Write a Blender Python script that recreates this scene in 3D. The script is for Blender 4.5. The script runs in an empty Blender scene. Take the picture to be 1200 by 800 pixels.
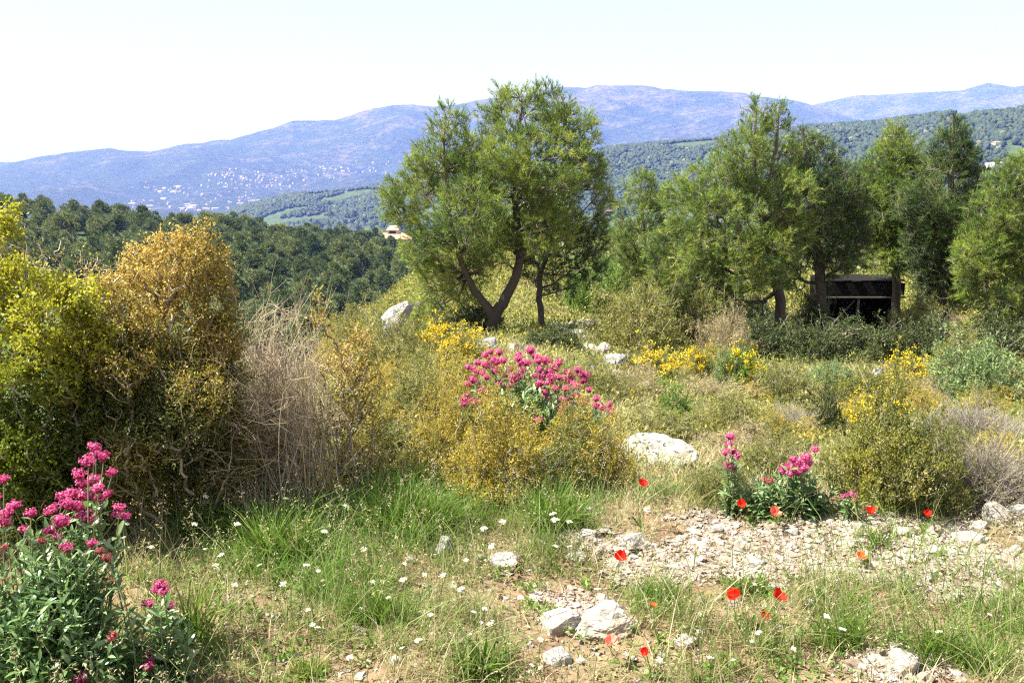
import bpy, math, random
import numpy as np

SEED = 7
rng = np.random.default_rng(SEED)
random.seed(SEED)
scene = bpy.context.scene
COL = scene.collection
R = math.radians

# ------------------------------------------------------------------ camera maths
F = 1040.0                    # focal length in pixels of the 1200 px wide photograph
PITCH = R(11.4)
EYE = 1.6
CP, SP = math.cos(PITCH), math.sin(PITCH)


def ray(px, py):
    dx = (px - 600.0) / F
    dz = -(py - 400.0) / F
    return np.array([dx, CP + dz * SP, -SP + dz * CP])


def at(px, py, Y):
    """point seen at a picture position when it stands Y metres ahead"""
    d = ray(px, py)
    return np.array([0, 0, EYE]) + d * (Y / d[1])


def mpp(Y):                   # metres per picture pixel at Y metres ahead
    return Y / CP / F


def project(P):
    P = np.atleast_2d(P)
    x, y, z = P[:, 0], P[:, 1], P[:, 2] - EYE
    f = y * CP - z * SP
    u = y * SP + z * CP
    f = np.where(f < 0.05, 0.05, f)
    return 600 + F * x / f, 400 - F * u / f


# ------------------------------------------------------------------ noise
def _hash(i, j, k):
    n = (i.astype(np.int64) * 374761393 + j.astype(np.int64) * 668265263 + k.astype(np.int64) * 2147483647)
    n = (n ^ (n >> 13)) * 1274126177
    n = n & 0x7fffffff
    return ((n ^ (n >> 16)) & 0xffff) / 65535.0


def vnoise(x, y, z=None):
    x = np.asarray(x, float); y = np.asarray(y, float)
    z = np.zeros_like(x) if z is None else np.asarray(z, float)
    xi, yi, zi = np.floor(x), np.floor(y), np.floor(z)
    xf, yf, zf = x - xi, y - yi, z - zi
    sm = lambda t: t * t * (3 - 2 * t)
    u, v, w = sm(xf), sm(yf), sm(zf)
    o = 0
    for a in (0, 1):
        for b in (0, 1):
            for c in (0, 1):
                o = o + _hash(xi + a, yi + b, zi + c) * (u if a else 1 - u) * (v if b else 1 - v) * (w if c else 1 - w)
    return o * 2 - 1


def fbm(x, y, z=None, oct=4, gain=0.5):
    s, a, f = 0, 1, 1
    for i in range(oct):
        s = s + a * vnoise(x * f + 17.3 * i, y * f - 9.1 * i, None if z is None else z * f + 4.7 * i)
        a *= gain; f *= 2.03
    return s


def smooth(a, b, x):
    t = np.clip((x - a) / (b - a), 0, 1)
    return t * t * (3 - 2 * t)


# ------------------------------------------------------------------ terrain
def az_el(px, py):
    d = ray(px, py)
    return math.degrees(math.atan2(d[0], d[1])), d[2] / math.hypot(d[0], d[1])


def skyline(pts):
    a = [az_el(*p) for p in pts]
    return np.array([p[0] for p in a]), np.array([p[1] for p in a])


M1_AZ, M1_EL = skyline([(-500, 240), (-200, 215), (0, 195), (44, 185), (101, 176), (128, 173), (152, 176), (175, 177), (219, 168),
                        (270, 164), (304, 154), (341, 142), (400, 138), (461, 123), (484, 122), (510, 124), (545, 122),
                        (572, 116), (656, 102), (687, 102), (700, 98), (751, 100), (800, 106), (867, 110), (928, 117),
                        (948, 122), (1000, 140), (1100, 165), (1300, 200)])
M2_AZ, M2_EL = skyline([(500, 190), (800, 160), (948, 124), (1002, 112), (1033, 111), (1063, 109), (1127, 106), (1158, 97),
                        (1188, 102), (1200, 100), (1300, 104), (1600, 130)])
WH_AZ, WH_EL = skyline([(100, 285), (200, 268), (250, 254), (287, 240), (337, 227), (400, 222), (480, 210), (600, 193), (709, 172), (800, 164),
                        (840, 161), (948, 147), (1030, 142), (1057, 137), (1121, 130), (1200, 125), (1300, 120), (1600, 130)])

LR = np.log(np.array([30, 60, 110, 150, 220, 320, 360, 500, 900, 1500, 3000, 5000, 9000, 18000.]))
TAZ = np.array([-60, -40, -28, -16, -7, 0, 40, 60.])
TAB = np.array([
    [-18, -27, -28, -26, -20, -15, -17, -35, -100, -160, -215, -240, -240, -240],
    [-18, -27, -28, -26, -20, -15, -17, -35, -100, -160, -215, -240, -240, -240],
    [-16, -26, -28, -27, -22, -16, -18, -35, -100, -160, -215, -240, -240, -240],
    [-14, -24, -30, -29, -24, -25.5, -28, -42, -100, -160, -215, -240, -240, -240],
    [-6, -18, -31, -32, -28.5, -32, -34, -44, -90, -150, -215, -240, -240, -240],
    [-4, -6, -14, -18, -24, -32, -35, -46, -80, -140, -210, -240, -240, -240],
    [-2, -4, -8, -12, -18, -26, -30, -42, -70, -120, -200, -240, -240, -240],
    [-2, -4, -8, -12, -18, -26, -30, -42, -70, -120, -200, -240, -240, -240.]])


def far_h(r, az):
    az = np.clip(az, -59.9, 59.9)
    lr = np.log(np.clip(r, 30.1, 17900))
    i = np.clip(np.searchsorted(TAZ, az) - 1, 0, len(TAZ) - 2)
    j = np.clip(np.searchsorted(LR, lr) - 1, 0, len(LR) - 2)
    u = (az - TAZ[i]) / (TAZ[i + 1] - TAZ[i]); v = (lr - LR[j]) / (LR[j + 1] - LR[j])
    v = v * v * (3 - 2 * v) * 0.5 + v * 0.5
    return (TAB[i, j] * (1 - u) * (1 - v) + TAB[i + 1, j] * u * (1 - v) + TAB[i, j + 1] * (1 - u) * v + TAB[i + 1, j + 1] * u * v)


EDGE_Y = np.array([-5, 0, 5, 8, 11, 14, 20, 30, 45, 80.])
EDGE_X = np.array([-9, -7.0, -3.9, -2.2, -1.75, -1.7, -1.8, -2.4, -4, -8.])


def near_h(x, y):
    h = np.interp(y, [-30, -8, 0, 4.0, 6, 10, 15, 25, 45, 80], [6, 1.2, 0, 0.0, -0.2, -0.78, -1.42, -1.75, -2.7, -4.5])
    hr = np.interp(y, [-30, -8, 0, 4.0, 6, 10, 15, 20, 30, 45, 80], [6, 1.2, 0, 0.0, -0.25, -0.95, -1.75, -2.5, -3.1, -4.2, -7])
    wr = smooth(.6, 4.2, x)
    h = h * (1 - wr) + hr * wr
    s = np.interp(y, EDGE_Y, EDGE_X) - x
    k = 0.8
    d = np.where(s > -2, np.sqrt(s * s + k * k) + s - (math.sqrt(4 + k * k) - 2), 0) * 0.5
    h = h - np.clip(d, 0, 40) * 0.85 * smooth(2, 7, y)
    # the gravel terrace ends in a low bank to the right
    rt = smooth(0.1, 1.2, x)
    h = h + rt * (0.05 * np.exp(-((y - 3.95) / 0.35) ** 2) - 0.28 * smooth(4.1, 4.8, y) * (1 - smooth(7, 12, y)))
    h = h + 0.035 * fbm(x * 1.1, y * 1.1, oct=4) + 0.012 * fbm(x * 6, y * 6, oct=3)
    h = h + 0.10 * vnoise(x * 0.45 + 3, y * 0.45) * smooth(4.5, 8, np.hypot(x, y))
    return h


def ter_far(x, y, r, a2):
    f = far_h(r, a2)
    f = f + smooth(90, 300, r) * (1.2 * fbm(x / 45, y / 45, oct=3)) + smooth(500, 1200, r) * 14 * fbm(x / 330, y / 330, oct=4)
    # wooded hill
    rc = np.interp(a2, [-25, 0, 30], [2700, 2250, 1750])
    ch = EYE + rc * np.interp(a2, WH_AZ, WH_EL) - 6
    fold = 0.10 * fbm(x / 260 + 5, y / 260, oct=4)
    prof = np.exp(-(np.where(r < rc, (r - rc) / 620, (r - rc) / 520)) ** 2)
    ch0 = np.maximum(ch - f, 0)
    f = f + ch0 * np.clip(prof * (1 + fold * (1 - prof) * 4), 0, 1)
    # the long mountain
    rm = 8600.
    mh = EYE + rm * np.interp(a2, M1_AZ, M1_EL)
    t = np.clip((r - 4700) / (rm - 4700), 0, 1)
    sp = fbm(x / 900, y / 900 + 7, oct=5)
    rid = 1 - np.abs(fbm(x / 1300 + 3, y / 1300, oct=4))
    pf = t ** 1.25
    pf = np.where(r > rm, np.exp(-((r - rm) / 1500) ** 2), pf)
    bump = np.where(r < rm, t * (1 - t) * 4, 0)
    f = f + np.maximum(mh + 240, 0) * np.clip(pf - bump * (0.24 * (rid - 0.3) + 0.09 * sp + .05 * np.abs(fbm(x / 330, y / 330 + 2, oct=3))), 0, 1.0)
    # the further mountain
    rm2 = 10900.
    mh2 = EYE + rm2 * np.interp(a2, M2_AZ, M2_EL)
    t2 = np.clip((r - 8900) / (rm2 - 8900), 0, 1)
    pf2 = np.where(r > rm2, np.exp(-((r - rm2) / 1500) ** 2), t2)
    b2 = np.where(r < rm2, t2 * (1 - t2) * 4, 0)
    f = np.maximum(f, -240 + (mh2 + 240) * np.clip(pf2 - b2 * 0.25 * (rid - 0.2), 0, 1) - 30 * (1 - pf2))
    return f


def ter(x, y):
    x = np.asarray(x, float).ravel(); y = np.asarray(y, float).ravel()
    r = np.hypot(x, y)
    h = np.zeros_like(r)
    w = smooth(32, 100, r)
    i = r < 100
    if i.any(): h[i] = near_h(x[i], y[i]) * (1 - w[i])
    i = r > 32
    if i.any():
        az = np.degrees(np.arctan2(x[i], y[i]))
        a2 = np.where(np.abs(az) > 90, np.sign(az) * (180 - np.abs(az)), az)
        h[i] += ter_far(x[i], y[i], r[i], a2) * w[i]
    return h


def gh(x, y):
    return float(ter(np.array([x]), np.array([y]))[0])


def hit(px, py, r0=1.4, r1=15000):
    d = ray(px, py)
    edges = [r0] + [e for e in (8, 40, 400, 3000) if e > r0 * 1.05] + [r1]
    for lo, hi in zip(edges[:-1], edges[1:]):
        t = np.exp(np.linspace(math.log(lo), math.log(hi), 160))
        P = np.array([0, 0, EYE])[None] + d[None] * t[:, None]
        below = P[:, 2] < ter(P[:, 0], P[:, 1])
        if below.any(): break
    k = int(np.argmax(below))
    if not below[k]:
        return None
    if k == 0:
        return P[0]
    t = np.linspace(t[k - 1], t[k], 60)
    P = np.array([0, 0, EYE])[None] + d[None] * t[:, None]
    p = P[int(np.argmax(P[:, 2] <= ter(P[:, 0], P[:, 1])))].copy()
    p[2] = gh(p[0], p[1])
    return p


# ------------------------------------------------------------------ mesh collecting
class MB:
    def __init__(s):
        s.v, s.f, s.t, s.m, s.n = [], {}, [], {}, 0

    def add(s, V, Fc, tint=0.5, mat=0):
        V = np.asarray(V, np.float32).reshape(-1, 3)
        Fc = np.asarray(Fc, np.int64)
        k = Fc.shape[1]
        s.f.setdefault(k, []).append(Fc + s.n)
        s.m.setdefault(k, []).append(np.full(len(Fc), mat, np.int32))
        s.v.append(V)
        t = np.asarray(tint, np.float32)
        s.t.append(np.full(len(V), float(t), np.float32) if t.ndim == 0 else t.reshape(-1))
        s.n += len(V)

    def build(s, name, mats, parent=None, smooth_=True, origin=None, link=True):
        V = np.concatenate(s.v); T = np.concatenate(s.t)
        if origin is not None:
            V = V - np.asarray(origin, np.float32)[None]
        me = bpy.data.meshes.new(name)
        me.vertices.add(len(V)); me.vertices.foreach_set('co', V.ravel())
        loops, starts, mi, st = [], [], [], 0
        for k in sorted(s.f):
            a = np.concatenate(s.f[k])
            loops.append(a.ravel()); starts.append(st + np.arange(len(a)) * k); st += a.size
            mi.append(np.concatenate(s.m[k]))
        L = np.concatenate(loops).astype(np.int32); S = np.concatenate(starts).astype(np.int32)
        me.loops.add(len(L)); me.loops.foreach_set('vertex_index', L)
        me.polygons.add(len(S)); me.polygons.foreach_set('loop_start', S)
        me.polygons.foreach_set('material_index', np.concatenate(mi))
        me.polygons.foreach_set('use_smooth', np.full(len(S), smooth_))
        me.update(calc_edges=True)
        at_ = me.attributes.new('tint', 'FLOAT', 'POINT'); at_.data.foreach_set('value', T)
        for m in (mats if isinstance(mats, (list, tuple)) else [mats]):
            me.materials.append(m)
        o = bpy.data.objects.new(name, me)
        COL.objects.link(o)
        if parent is not None:
            o.parent = parent
        elif origin is not None:
            o.location = origin
        return o


def tag(o, label=None, cat=None, group=None, kind=None):
    if label: o['label'] = label
    if cat: o['category'] = cat
    if group: o['group'] = group
    if kind: o['kind'] = kind
    return o


def empty(name, loc, label, cat, group=None):
    o = bpy.data.objects.new(name, None)
    o.empty_display_size = 0.1
    o.location = [float(c) for c in loc]
    COL.objects.link(o)
    return tag(o, label, cat, group)


def copy_tree(o, parent=None):
    c = o.copy(); COL.objects.link(c)
    if parent is not None:
        c.parent = parent
    for ch in list(o.children):
        copy_tree(ch, c)
    return c


# ------------------------------------------------------------------ vectorised shapes
def nrm(a):
    return a / np.maximum(np.linalg.norm(a, axis=-1, keepdims=True), 1e-9)


def rdir(n, up=0.0):
    d = rng.normal(size=(n, 3)); d = nrm(d); d[:, 2] += up
    return nrm(d)


def perp(d):
    ref = np.where(np.abs(d[..., 2:3]) > 0.9, np.array([1., 0, 0]), np.array([0, 0, 1.]))
    a = nrm(np.cross(d, ref))
    return a, np.cross(d, a)


def tubes(mb, P, Rd, k=5, tint=0.5, mat=0, cap=False):
    """P (n,m,3) polylines, Rd (n,m) radii"""
    P = np.asarray(P, float); Rd = np.asarray(Rd, float)
    n, m, _ = P.shape
    T = np.empty_like(P)
    T[:, 1:-1] = P[:, 2:] - P[:, :-2] if m > 2 else T[:, 1:-1]
    T[:, 0] = P[:, 1] - P[:, 0]; T[:, -1] = P[:, -1] - P[:, -2]
    T = nrm(T)
    a, _ = perp(nrm(P[:, -1] - P[:, 0]))
    A = a[:, None, :] - T * np.sum(a[:, None, :] * T, -1, keepdims=True)
    A = nrm(A); B = np.cross(T, A)
    ang = np.linspace(0, 2 * math.pi, k, endpoint=False)
    V = P[:, :, None, :] + Rd[:, :, None, None] * (np.cos(ang)[None, None, :, None] * A[:, :, None, :] + np.sin(ang)[None, None, :, None] * B[:, :, None, :])
    idx = np.arange(n * m * k).reshape(n, m, k)
    q = np.stack([idx[:, :-1], np.roll(idx, -1, 2)[:, :-1], np.roll(idx, -1, 2)[:, 1:], idx[:, 1:]], -1).reshape(-1, 4)
    t = np.asarray(tint, float)
    if t.ndim == 1: t = np.repeat(t, m * k)
    elif t.ndim == 2: t = np.repeat(t.ravel(), k)
    mb.add(V.reshape(-1, 3), q, t, mat)


def leaves(mb, P, D, L, W, tint, bend=0.15, mat=0, N=None):
    n = len(P)
    if N is None:
        N = rdir(n, 0.5)
    S = nrm(np.cross(D, N)); N = np.cross(S, D)
    L = np.broadcast_to(np.asarray(L, float), n)[:, None]; W = np.broadcast_to(np.asarray(W, float), n)[:, None]
    V = np.stack([P, P + D * L * .45 + S * W * .5 + N * L * bend, P + D * L - N * L * bend * .5, P + D * L * .45 - S * W * .5 + N * L * bend], 1)
    mb.add(V.reshape(-1, 3), np.arange(n * 4).reshape(n, 4), np.repeat(np.broadcast_to(tint, n), 4), mat)


def long_leaves(mb, P, D, L, W, tint, droop=0.3, fold=0.25, mat=0, N=None):
    """lanceolate leaves folded on the midrib, bending over: 4 stations"""
    n = len(P)
    if N is None:
        N = np.tile([0, 0, 1.], (n, 1)) + 0.35 * rng.normal(size=(n, 3))
    S = nrm(np.cross(D, N)); N = np.cross(S, D)
    L = np.broadcast_to(np.asarray(L, float), n)[:, None]; W = np.broadcast_to(np.asarray(W, float), n)[:, None]
    dr = np.broadcast_to(np.asarray(droop, float), n)[:, None]
    st = [(0, .12), (.28, .85), (.6, 1.), (.85, .5), (1, .03)]
    rows = []
    for t, w in st:
        c = P + D * L * t * (1 - .15 * dr * t) - N * L * dr * t * t
        e = S * W * .5 * w; lift = N * W * .5 * w * fold
        rows += [c - e + lift, c, c + e + lift]
    V = np.stack(rows, 1)
    m = len(st)
    q = []
    for i in range(m - 1):
        for j in (0, 1):
            q.append([i * 3 + j, i * 3 + j + 1, (i + 1) * 3 + j + 1, (i + 1) * 3 + j])
    q = np.array(q)
    idx = (np.arange(n)[:, None, None] * (m * 3) + q[None]).reshape(-1, 4)
    mb.add(V.reshape(-1, 3), idx, np.repeat(np.broadcast_to(tint, n), m * 3), mat)


def needles(mb, P, D, L, W, tint, mat=0):
    n = len(P)
    S = nrm(np.cross(D, rdir(n)))
    L = np.broadcast_to(np.asarray(L, float), n)[:, None]; W = np.broadcast_to(np.asarray(W, float), n)[:, None]
    V = np.stack([P - S * W * .5, P + S * W * .5, P + D * L], 1)
    mb.add(V.reshape(-1, 3), np.arange(n * 3).reshape(n, 3), np.repeat(np.broadcast_to(tint, n), 3), mat)


def blades(mb, P, H, lean, W, tint, mat=0, up=1.0):
    n = len(P)
    H = np.broadcast_to(np.asarray(H, float), n)[:, None]; W = np.broadcast_to(np.asarray(W, float), n)[:, None]
    Ld = np.concatenate([lean, np.zeros((n, 1))], 1)
    a = rng.uniform(0, 2 * math.pi, n)
    S = np.stack([np.cos(a), np.sin(a), np.zeros(n)], 1)
    lm = np.linalg.norm(lean, axis=1)[:, None]
    rows = []
    for t, w in ((0, .8), (.35, 1), (.7, .7)):
        c = P + np.array([0, 0, 1.]) * H * t * (1 - .35 * np.minimum(lm, 1.6) * t) + Ld * H * t ** 1.7
        rows += [c - S * W * .5 * w, c + S * W * .5 * w]
    c = P + np.array([0, 0, 1.]) * H * (1 - .35 * np.minimum(lm, 1.6)) + Ld * H
    rows.append(c)
    V = np.stack(rows, 1)
    b = np.arange(n)[:, None] * 7
    q = np.concatenate([b + np.array([[0, 1, 3, 2]]), b + np.array([[2, 3, 5, 4]])], 0)
    T = np.repeat(np.broadcast_to(tint, n), 7)
    k = mb.n
    mb.add(V.reshape(-1, 3), q, T, mat)
    mb.f.setdefault(3, []).append((b + np.array([[4, 5, 6]])) + k)
    mb.m.setdefault(3, []).append(np.full(n, mat, np.int32))


_ICO = {}


def ico(sub):
    if sub in _ICO: return _ICO[sub]
    p = (1 + 5 ** .5) / 2
    v = [(-1, p, 0), (1, p, 0), (-1, -p, 0), (1, -p, 0), (0, -1, p), (0, 1, p), (0, -1, -p), (0, 1, -p), (p, 0, -1), (p, 0, 1), (-p, 0, -1), (-p, 0, 1)]
    f = [(0, 11, 5), (0, 5, 1), (0, 1, 7), (0, 7, 10), (0, 10, 11), (1, 5, 9), (5, 11, 4), (11, 10, 2), (10, 7, 6), (7, 1, 8),
         (3, 9, 4), (3, 4, 2), (3, 2, 6), (3, 6, 8), (3, 8, 9), (4, 9, 5), (2, 4, 11), (6, 2, 10), (8, 6, 7), (9, 8, 1)]
    v = [np.array(a, float) / np.linalg.norm(a) for a in v]
    for _ in range(sub):
        c, nf = {}, []
        def mid(a, b):
            key = (min(a, b), max(a, b))
            if key not in c:
                m = v[a] + v[b]; v.append(m / np.linalg.norm(m)); c[key] = len(v) - 1
            return c[key]
        for a, b, d in f:
            x, y, z = mid(a, b), mid(b, d), mid(d, a)
            nf += [(a, x, z), (b, y, x), (d, z, y), (x, y, z)]
        f = nf
    _ICO[sub] = (np.array(v), np.array(f))
    return _ICO[sub]


def grow(N0, par0, Tg, bias=0.25):
    """join scattered points to a skeleton so that they branch like twigs"""
    k, n = len(N0), len(Tg)
    nodes = np.zeros((k + n, 3)); nodes[:k] = N0
    par = np.full(k + n, -1, int); par[:k] = par0
    pl = np.zeros(k + n)
    for i in range(1, k):
        if par0[i] >= 0: pl[i] = pl[par0[i]] + np.linalg.norm(N0[i] - N0[par0[i]])
    d0 = np.array([np.min(np.linalg.norm(N0 - t, axis=1)) for t in Tg])
    c = k
    for i in np.argsort(d0):
        t = Tg[i]
        d = np.linalg.norm(nodes[:c] - t, axis=1)
        j = int(np.argmin(d + bias * pl[:c] + 0.6 * np.maximum(0, nodes[:c, 2] - t[2])))
        nodes[c] = t; par[c] = j; pl[c] = pl[j] + d[j]; c += 1
    return nodes, par


def counts(par):
    n = len(par); c = np.ones(n)
    ch = np.zeros(n, int)
    for i in range(n):
        if par[i] >= 0: ch[par[i]] += 1
    for i in range(n - 1, -1, -1):
        if par[i] >= 0: c[par[i]] += c[i]
    return c, ch


def edge_tubes(mb, nodes, par, rad, k0, kk=4, tint=None, jit=0.10, mat=0):
    e = np.array([i for i in range(k0, len(par)) if par[i] >= 0])
    A, B = nodes[par[e]], nodes[e]
    ln = np.linalg.norm(B - A, axis=1, keepdims=True)
    M = (A + B) / 2 + rng.normal(size=A.shape) * ln * jit - np.array([0, 0, 1.]) * ln * 0.06
    ra = np.minimum(rad[par[e]], rad[e] * 1.6); rb = rad[e]
    P = np.stack([A, M, B], 1); Rr = np.stack([ra, (ra + rb) / 2, rb], 1)
    tt = np.stack([tint[e]] * 3, 1) if tint is not None else 0.5
    tubes(mb, P, Rr, kk, tt, mat)


def catmull(P, n=6):
    P = np.asarray(P, float)
    Q = np.vstack([2 * P[0] - P[1], P, 2 * P[-1] - P[-2]])
    out = []
    for i in range(len(P) - 1):
        for t in np.linspace(0, 1, n, endpoint=False):
            a, b, c, d = Q[i], Q[i + 1], Q[i + 2], Q[i + 3]
            out.append(0.5 * (2 * b + (c - a) * t + (2 * a - 5 * b + 4 * c - d) * t * t + (3 * b - a - 3 * c + d) * t ** 3))
    out.append(P[-1])
    return np.array(out)


# ------------------------------------------------------------------ materials
def mat_new(name):
    m = bpy.data.materials.new(name); m.use_nodes = True
    nt = m.node_tree; nt.nodes.clear()
    return m, nt, nt.nodes, nt.links


def ramp(nodes, stops, interp='LINEAR'):
    r = nodes.new('ShaderNodeValToRGB'); r.color_ramp.interpolation = interp
    el = r.color_ramp.elements
    while len(el) < len(stops): el.new(0.5)
    for e, (p, c) in zip(el, stops):
        e.position = p; e.color = (*c, 1)
    return r


def leaf_mat(name, stops, trans=0.35, rough=0.55, spec=0.3, glow=1.25, vary=0.):
    m, nt, N, L = mat_new(name)
    a = N.new('ShaderNodeAttribute'); a.attribute_name = 'tint'
    r = ramp(N, stops)
    if vary:
        oi = N.new('ShaderNodeObjectInfo')
        k = N.new('ShaderNodeMath'); k.operation = 'MULTIPLY_ADD'; k.inputs[1].default_value = vary; k.inputs[2].default_value = -vary / 2
        L.new(oi.outputs['Random'], k.inputs[0])
        k2 = N.new('ShaderNodeMath'); L.new(a.outputs['Fac'], k2.inputs[0]); L.new(k.outputs[0], k2.inputs[1]); L.new(k2.outputs[0], r.inputs[0])
    else:
        L.new(a.outputs['Fac'], r.inputs[0])
    p = N.new('ShaderNodeBsdfPrincipled'); p.inputs['Roughness'].default_value = rough
    p.inputs['Specular IOR Level'].default_value = spec
    L.new(r.outputs[0], p.inputs['Base Color'])
    out = N.new('ShaderNodeOutputMaterial')
    if trans > 0:
        t = N.new('ShaderNodeBsdfTranslucent')
        mul = N.new('ShaderNodeMix'); mul.data_type = 'RGBA'; mul.blend_type = 'MULTIPLY'; mul.inputs[0].default_value = 1
        L.new(r.outputs[0], mul.inputs[6]); mul.inputs[7].default_value = (glow, glow, glow * .8, 1)
        L.new(mul.outputs[2], t.inputs['Color'])
        x = N.new('ShaderNodeMixShader'); x.inputs[0].default_value = trans
        L.new(p.outputs[0], x.inputs[1]); L.new(t.outputs[0], x.inputs[2]); L.new(x.outputs[0], out.inputs[0])
    else:
        L.new(p.outputs[0], out.inputs[0])
    return m


def noise_node(N, L, scale, detail=6, rough=0.6, vec=None):
    n = N.new('ShaderNodeTexNoise'); n.inputs['Scale'].default_value = scale
    n.inputs['Detail'].default_value = detail; n.inputs['Roughness'].default_value = rough
    if vec is not None: L.new(vec, n.inputs['Vector'])
    return n


def mixc(N, L, fac, a, b, mode='MIX'):
    x = N.new('ShaderNodeMix'); x.data_type = 'RGBA'; x.blend_type = mode
    for sock, v in ((x.inputs[0], fac), (x.inputs[6], a), (x.inputs[7], b)):
        if hasattr(v, 'is_output') or isinstance(v, bpy.types.NodeSocket): L.new(v, sock)
        elif isinstance(v, (int, float)): sock.default_value = v
        else: sock.default_value = (*v, 1)
    return x.outputs[2]


def finish(N, L, col, rough=0.9, bump=None, bstr=0.4, bdist=0.02, spec=0.2):
    p = N.new('ShaderNodeBsdfPrincipled'); p.inputs['Roughness'].default_value = rough
    p.inputs['Specular IOR Level'].default_value = spec
    if isinstance(col, tuple): p.inputs['Base Color'].default_value = (*col, 1)
    else: L.new(col, p.inputs['Base Color'])
    if bump is not None:
        b = N.new('ShaderNodeBump'); b.inputs['Strength'].default_value = bstr; b.inputs['Distance'].default_value = bdist
        L.new(bump, b.inputs['Height']); L.new(b.outputs[0], p.inputs['Normal'])
    o = N.new('ShaderNodeOutputMaterial'); L.new(p.outputs[0], o.inputs[0])


def m_rock(name, light=(.56, .53, .50), dark=(.26, .24, .235), stain=(.36, .28, .19), sc=9.0, obj=True):
    m, nt, N, L = mat_new(name)
    tc = N.new('ShaderNodeTexCoord'); v = tc.outputs['Object']
    a = noise_node(N, L, sc, 8, .65, v); b = noise_node(N, L, sc * 5, 6, .7, v); c = noise_node(N, L, sc * .6, 4, .5, v)
    r1 = ramp(N, [(.36, dark), (.58, light), (.8, tuple(min(1, q * 1.15) for q in light))]); L.new(a.outputs['Fac'], r1.inputs[0])
    r2 = ramp(N, [(.52, (0, 0, 0)), (.7, (1, 1, 1))]); L.new(c.outputs['Fac'], r2.inputs[0])
    q = mixc(N, L, r2.outputs[0], r1.outputs[0], stain)
    r3 = ramp(N, [(.3, (.55, .55, .55)), (.55, (1, 1, 1))]); L.new(b.outputs['Fac'], r3.inputs[0])
    q = mixc(N, L, 0.8, q, r3.outputs[0], 'MULTIPLY')
    finish(N, L, q, .92, b.outputs['Fac'], .6, .012)
    return m


def m_plain(name, col, rough=.8, var=.25, sc=12, trans=0):
    m, nt, N, L = mat_new(name)
    tc = N.new('ShaderNodeTexCoord')
    a = noise_node(N, L, sc, 6, .65, tc.outputs['Object'])
    r = ramp(N, [(.3, tuple(c * (1 - var) for c in col)), (.7, tuple(min(1, c * (1 + var)) for c in col))]); L.new(a.outputs['Fac'], r.inputs[0])
    finish(N, L, r.outputs[0], rough, a.outputs['Fac'], .3, .01)
    return m


M = {}
M['pine'] = leaf_mat('pine_needles', [(0, (.045, .095, .02)), (.4, (.135, .215, .034)), (.75, (.245, .325, .05)), (1, (.36, .38, .075))], .24, .5)
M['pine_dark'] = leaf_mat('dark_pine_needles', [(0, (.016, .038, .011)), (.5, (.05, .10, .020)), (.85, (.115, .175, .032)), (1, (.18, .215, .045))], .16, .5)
M['pine_far'] = leaf_mat('hillside_pine_needles', [(0, (.05, .09, .024)), (.5, (.12, .155, .05)), (1, (.22, .235, .08))], .2, .6, vary=.55)
M['wood_mass'] = leaf_mat('distant_wood', [(0, (.014, .026, .014)), (.6, (.032, .05, .022)), (.93, (.055, .075, .032)), (1, (.12, .12, .06))], .0, .8)
M['bark'] = leaf_mat('pine_bark', [(0, (.055, .042, .034)), (.5, (.11, .09, .075)), (1, (.30, .26, .225))], 0, .9)
M['twig'] = leaf_mat('grey_twigs', [(0, (.12, .09, .07)), (.5, (.26, .21, .165)), (1, (.46, .40, .33))], 0, .85)
M['brush'] = leaf_mat('dry_brushwood', [(0, (.13, .085, .05)), (.5, (.33, .25, .165)), (1, (.60, .52, .39))], 0, .8)
M['mauve'] = leaf_mat('mauve_twigs', [(0, (.14, .11, .095)), (.5, (.26, .22, .20)), (1, (.38, .34, .30))], 0, .85)
M['orange'] = leaf_mat('orange_tipped_leaves', [(0, (.05, .07, .016)), (.3, (.15, .145, .028)), (.6, (.36, .265, .06)), (1, (.60, .44, .15))], .35, .5)
M['lime'] = leaf_mat('yellow_green_leaves', [(0, (.045, .085, .012)), (.5, (.19, .235, .022)), (1, (.42, .40, .045))], .4, .45)
M['lime2'] = leaf_mat('yellow_olive_leaves', [(0, (.04, .06, .014)), (.5, (.155, .17, .034)), (1, (.38, .34, .065))], .35, .5)
M['gold'] = leaf_mat('golden_olive_leaves', [(0, (.11, .11, .02)), (.5, (.38, .31, .045)), (1, (.62, .47, .10))], .35, .55, vary=.2)
M['olive'] = leaf_mat('olive_leaves', [(0, (.06, .085, .022)), (.5, (.20, .215, .052)), (1, (.42, .37, .12))], .35, .6, vary=.3)
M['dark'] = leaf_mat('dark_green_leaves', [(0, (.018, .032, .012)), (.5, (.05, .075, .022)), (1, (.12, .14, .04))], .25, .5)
M['green'] = leaf_mat('fresh_green_leaves', [(0, (.04, .09, .014)), (.5, (.11, .20, .025)), (1, (.23, .31, .06))], .38, .5)
M['bluegreen'] = leaf_mat('grey_green_leaves', [(0, (.07, .12, .045)), (.5, (.17, .25, .095)), (1, (.32, .40, .18))], .3, .55)
M['tan'] = leaf_mat('straw_leaves', [(0, (.16, .12, .065)), (.5, (.33, .27, .15)), (1, (.52, .45, .28))], .3, .7)
M['yflower'] = leaf_mat('yellow_blossom', [(0, (.62, .40, .01)), (1, (.85, .66, .03))], .3, .6)
M['grass'] = leaf_mat('meadow_grass', [(0, (.46, .40, .27)), (.25, (.33, .30, .16)), (.5, (.18, .225, .07)), (.8, (.105, .20, .035)), (1, (.16, .28, .045))], .4, .5)
M['tuft'] = leaf_mat('green_grass', [(0, (.05, .095, .016)), (.5, (.10, .18, .026)), (.85, (.19, .27, .045)), (1, (.34, .32, .13))], .42, .45)
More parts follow.
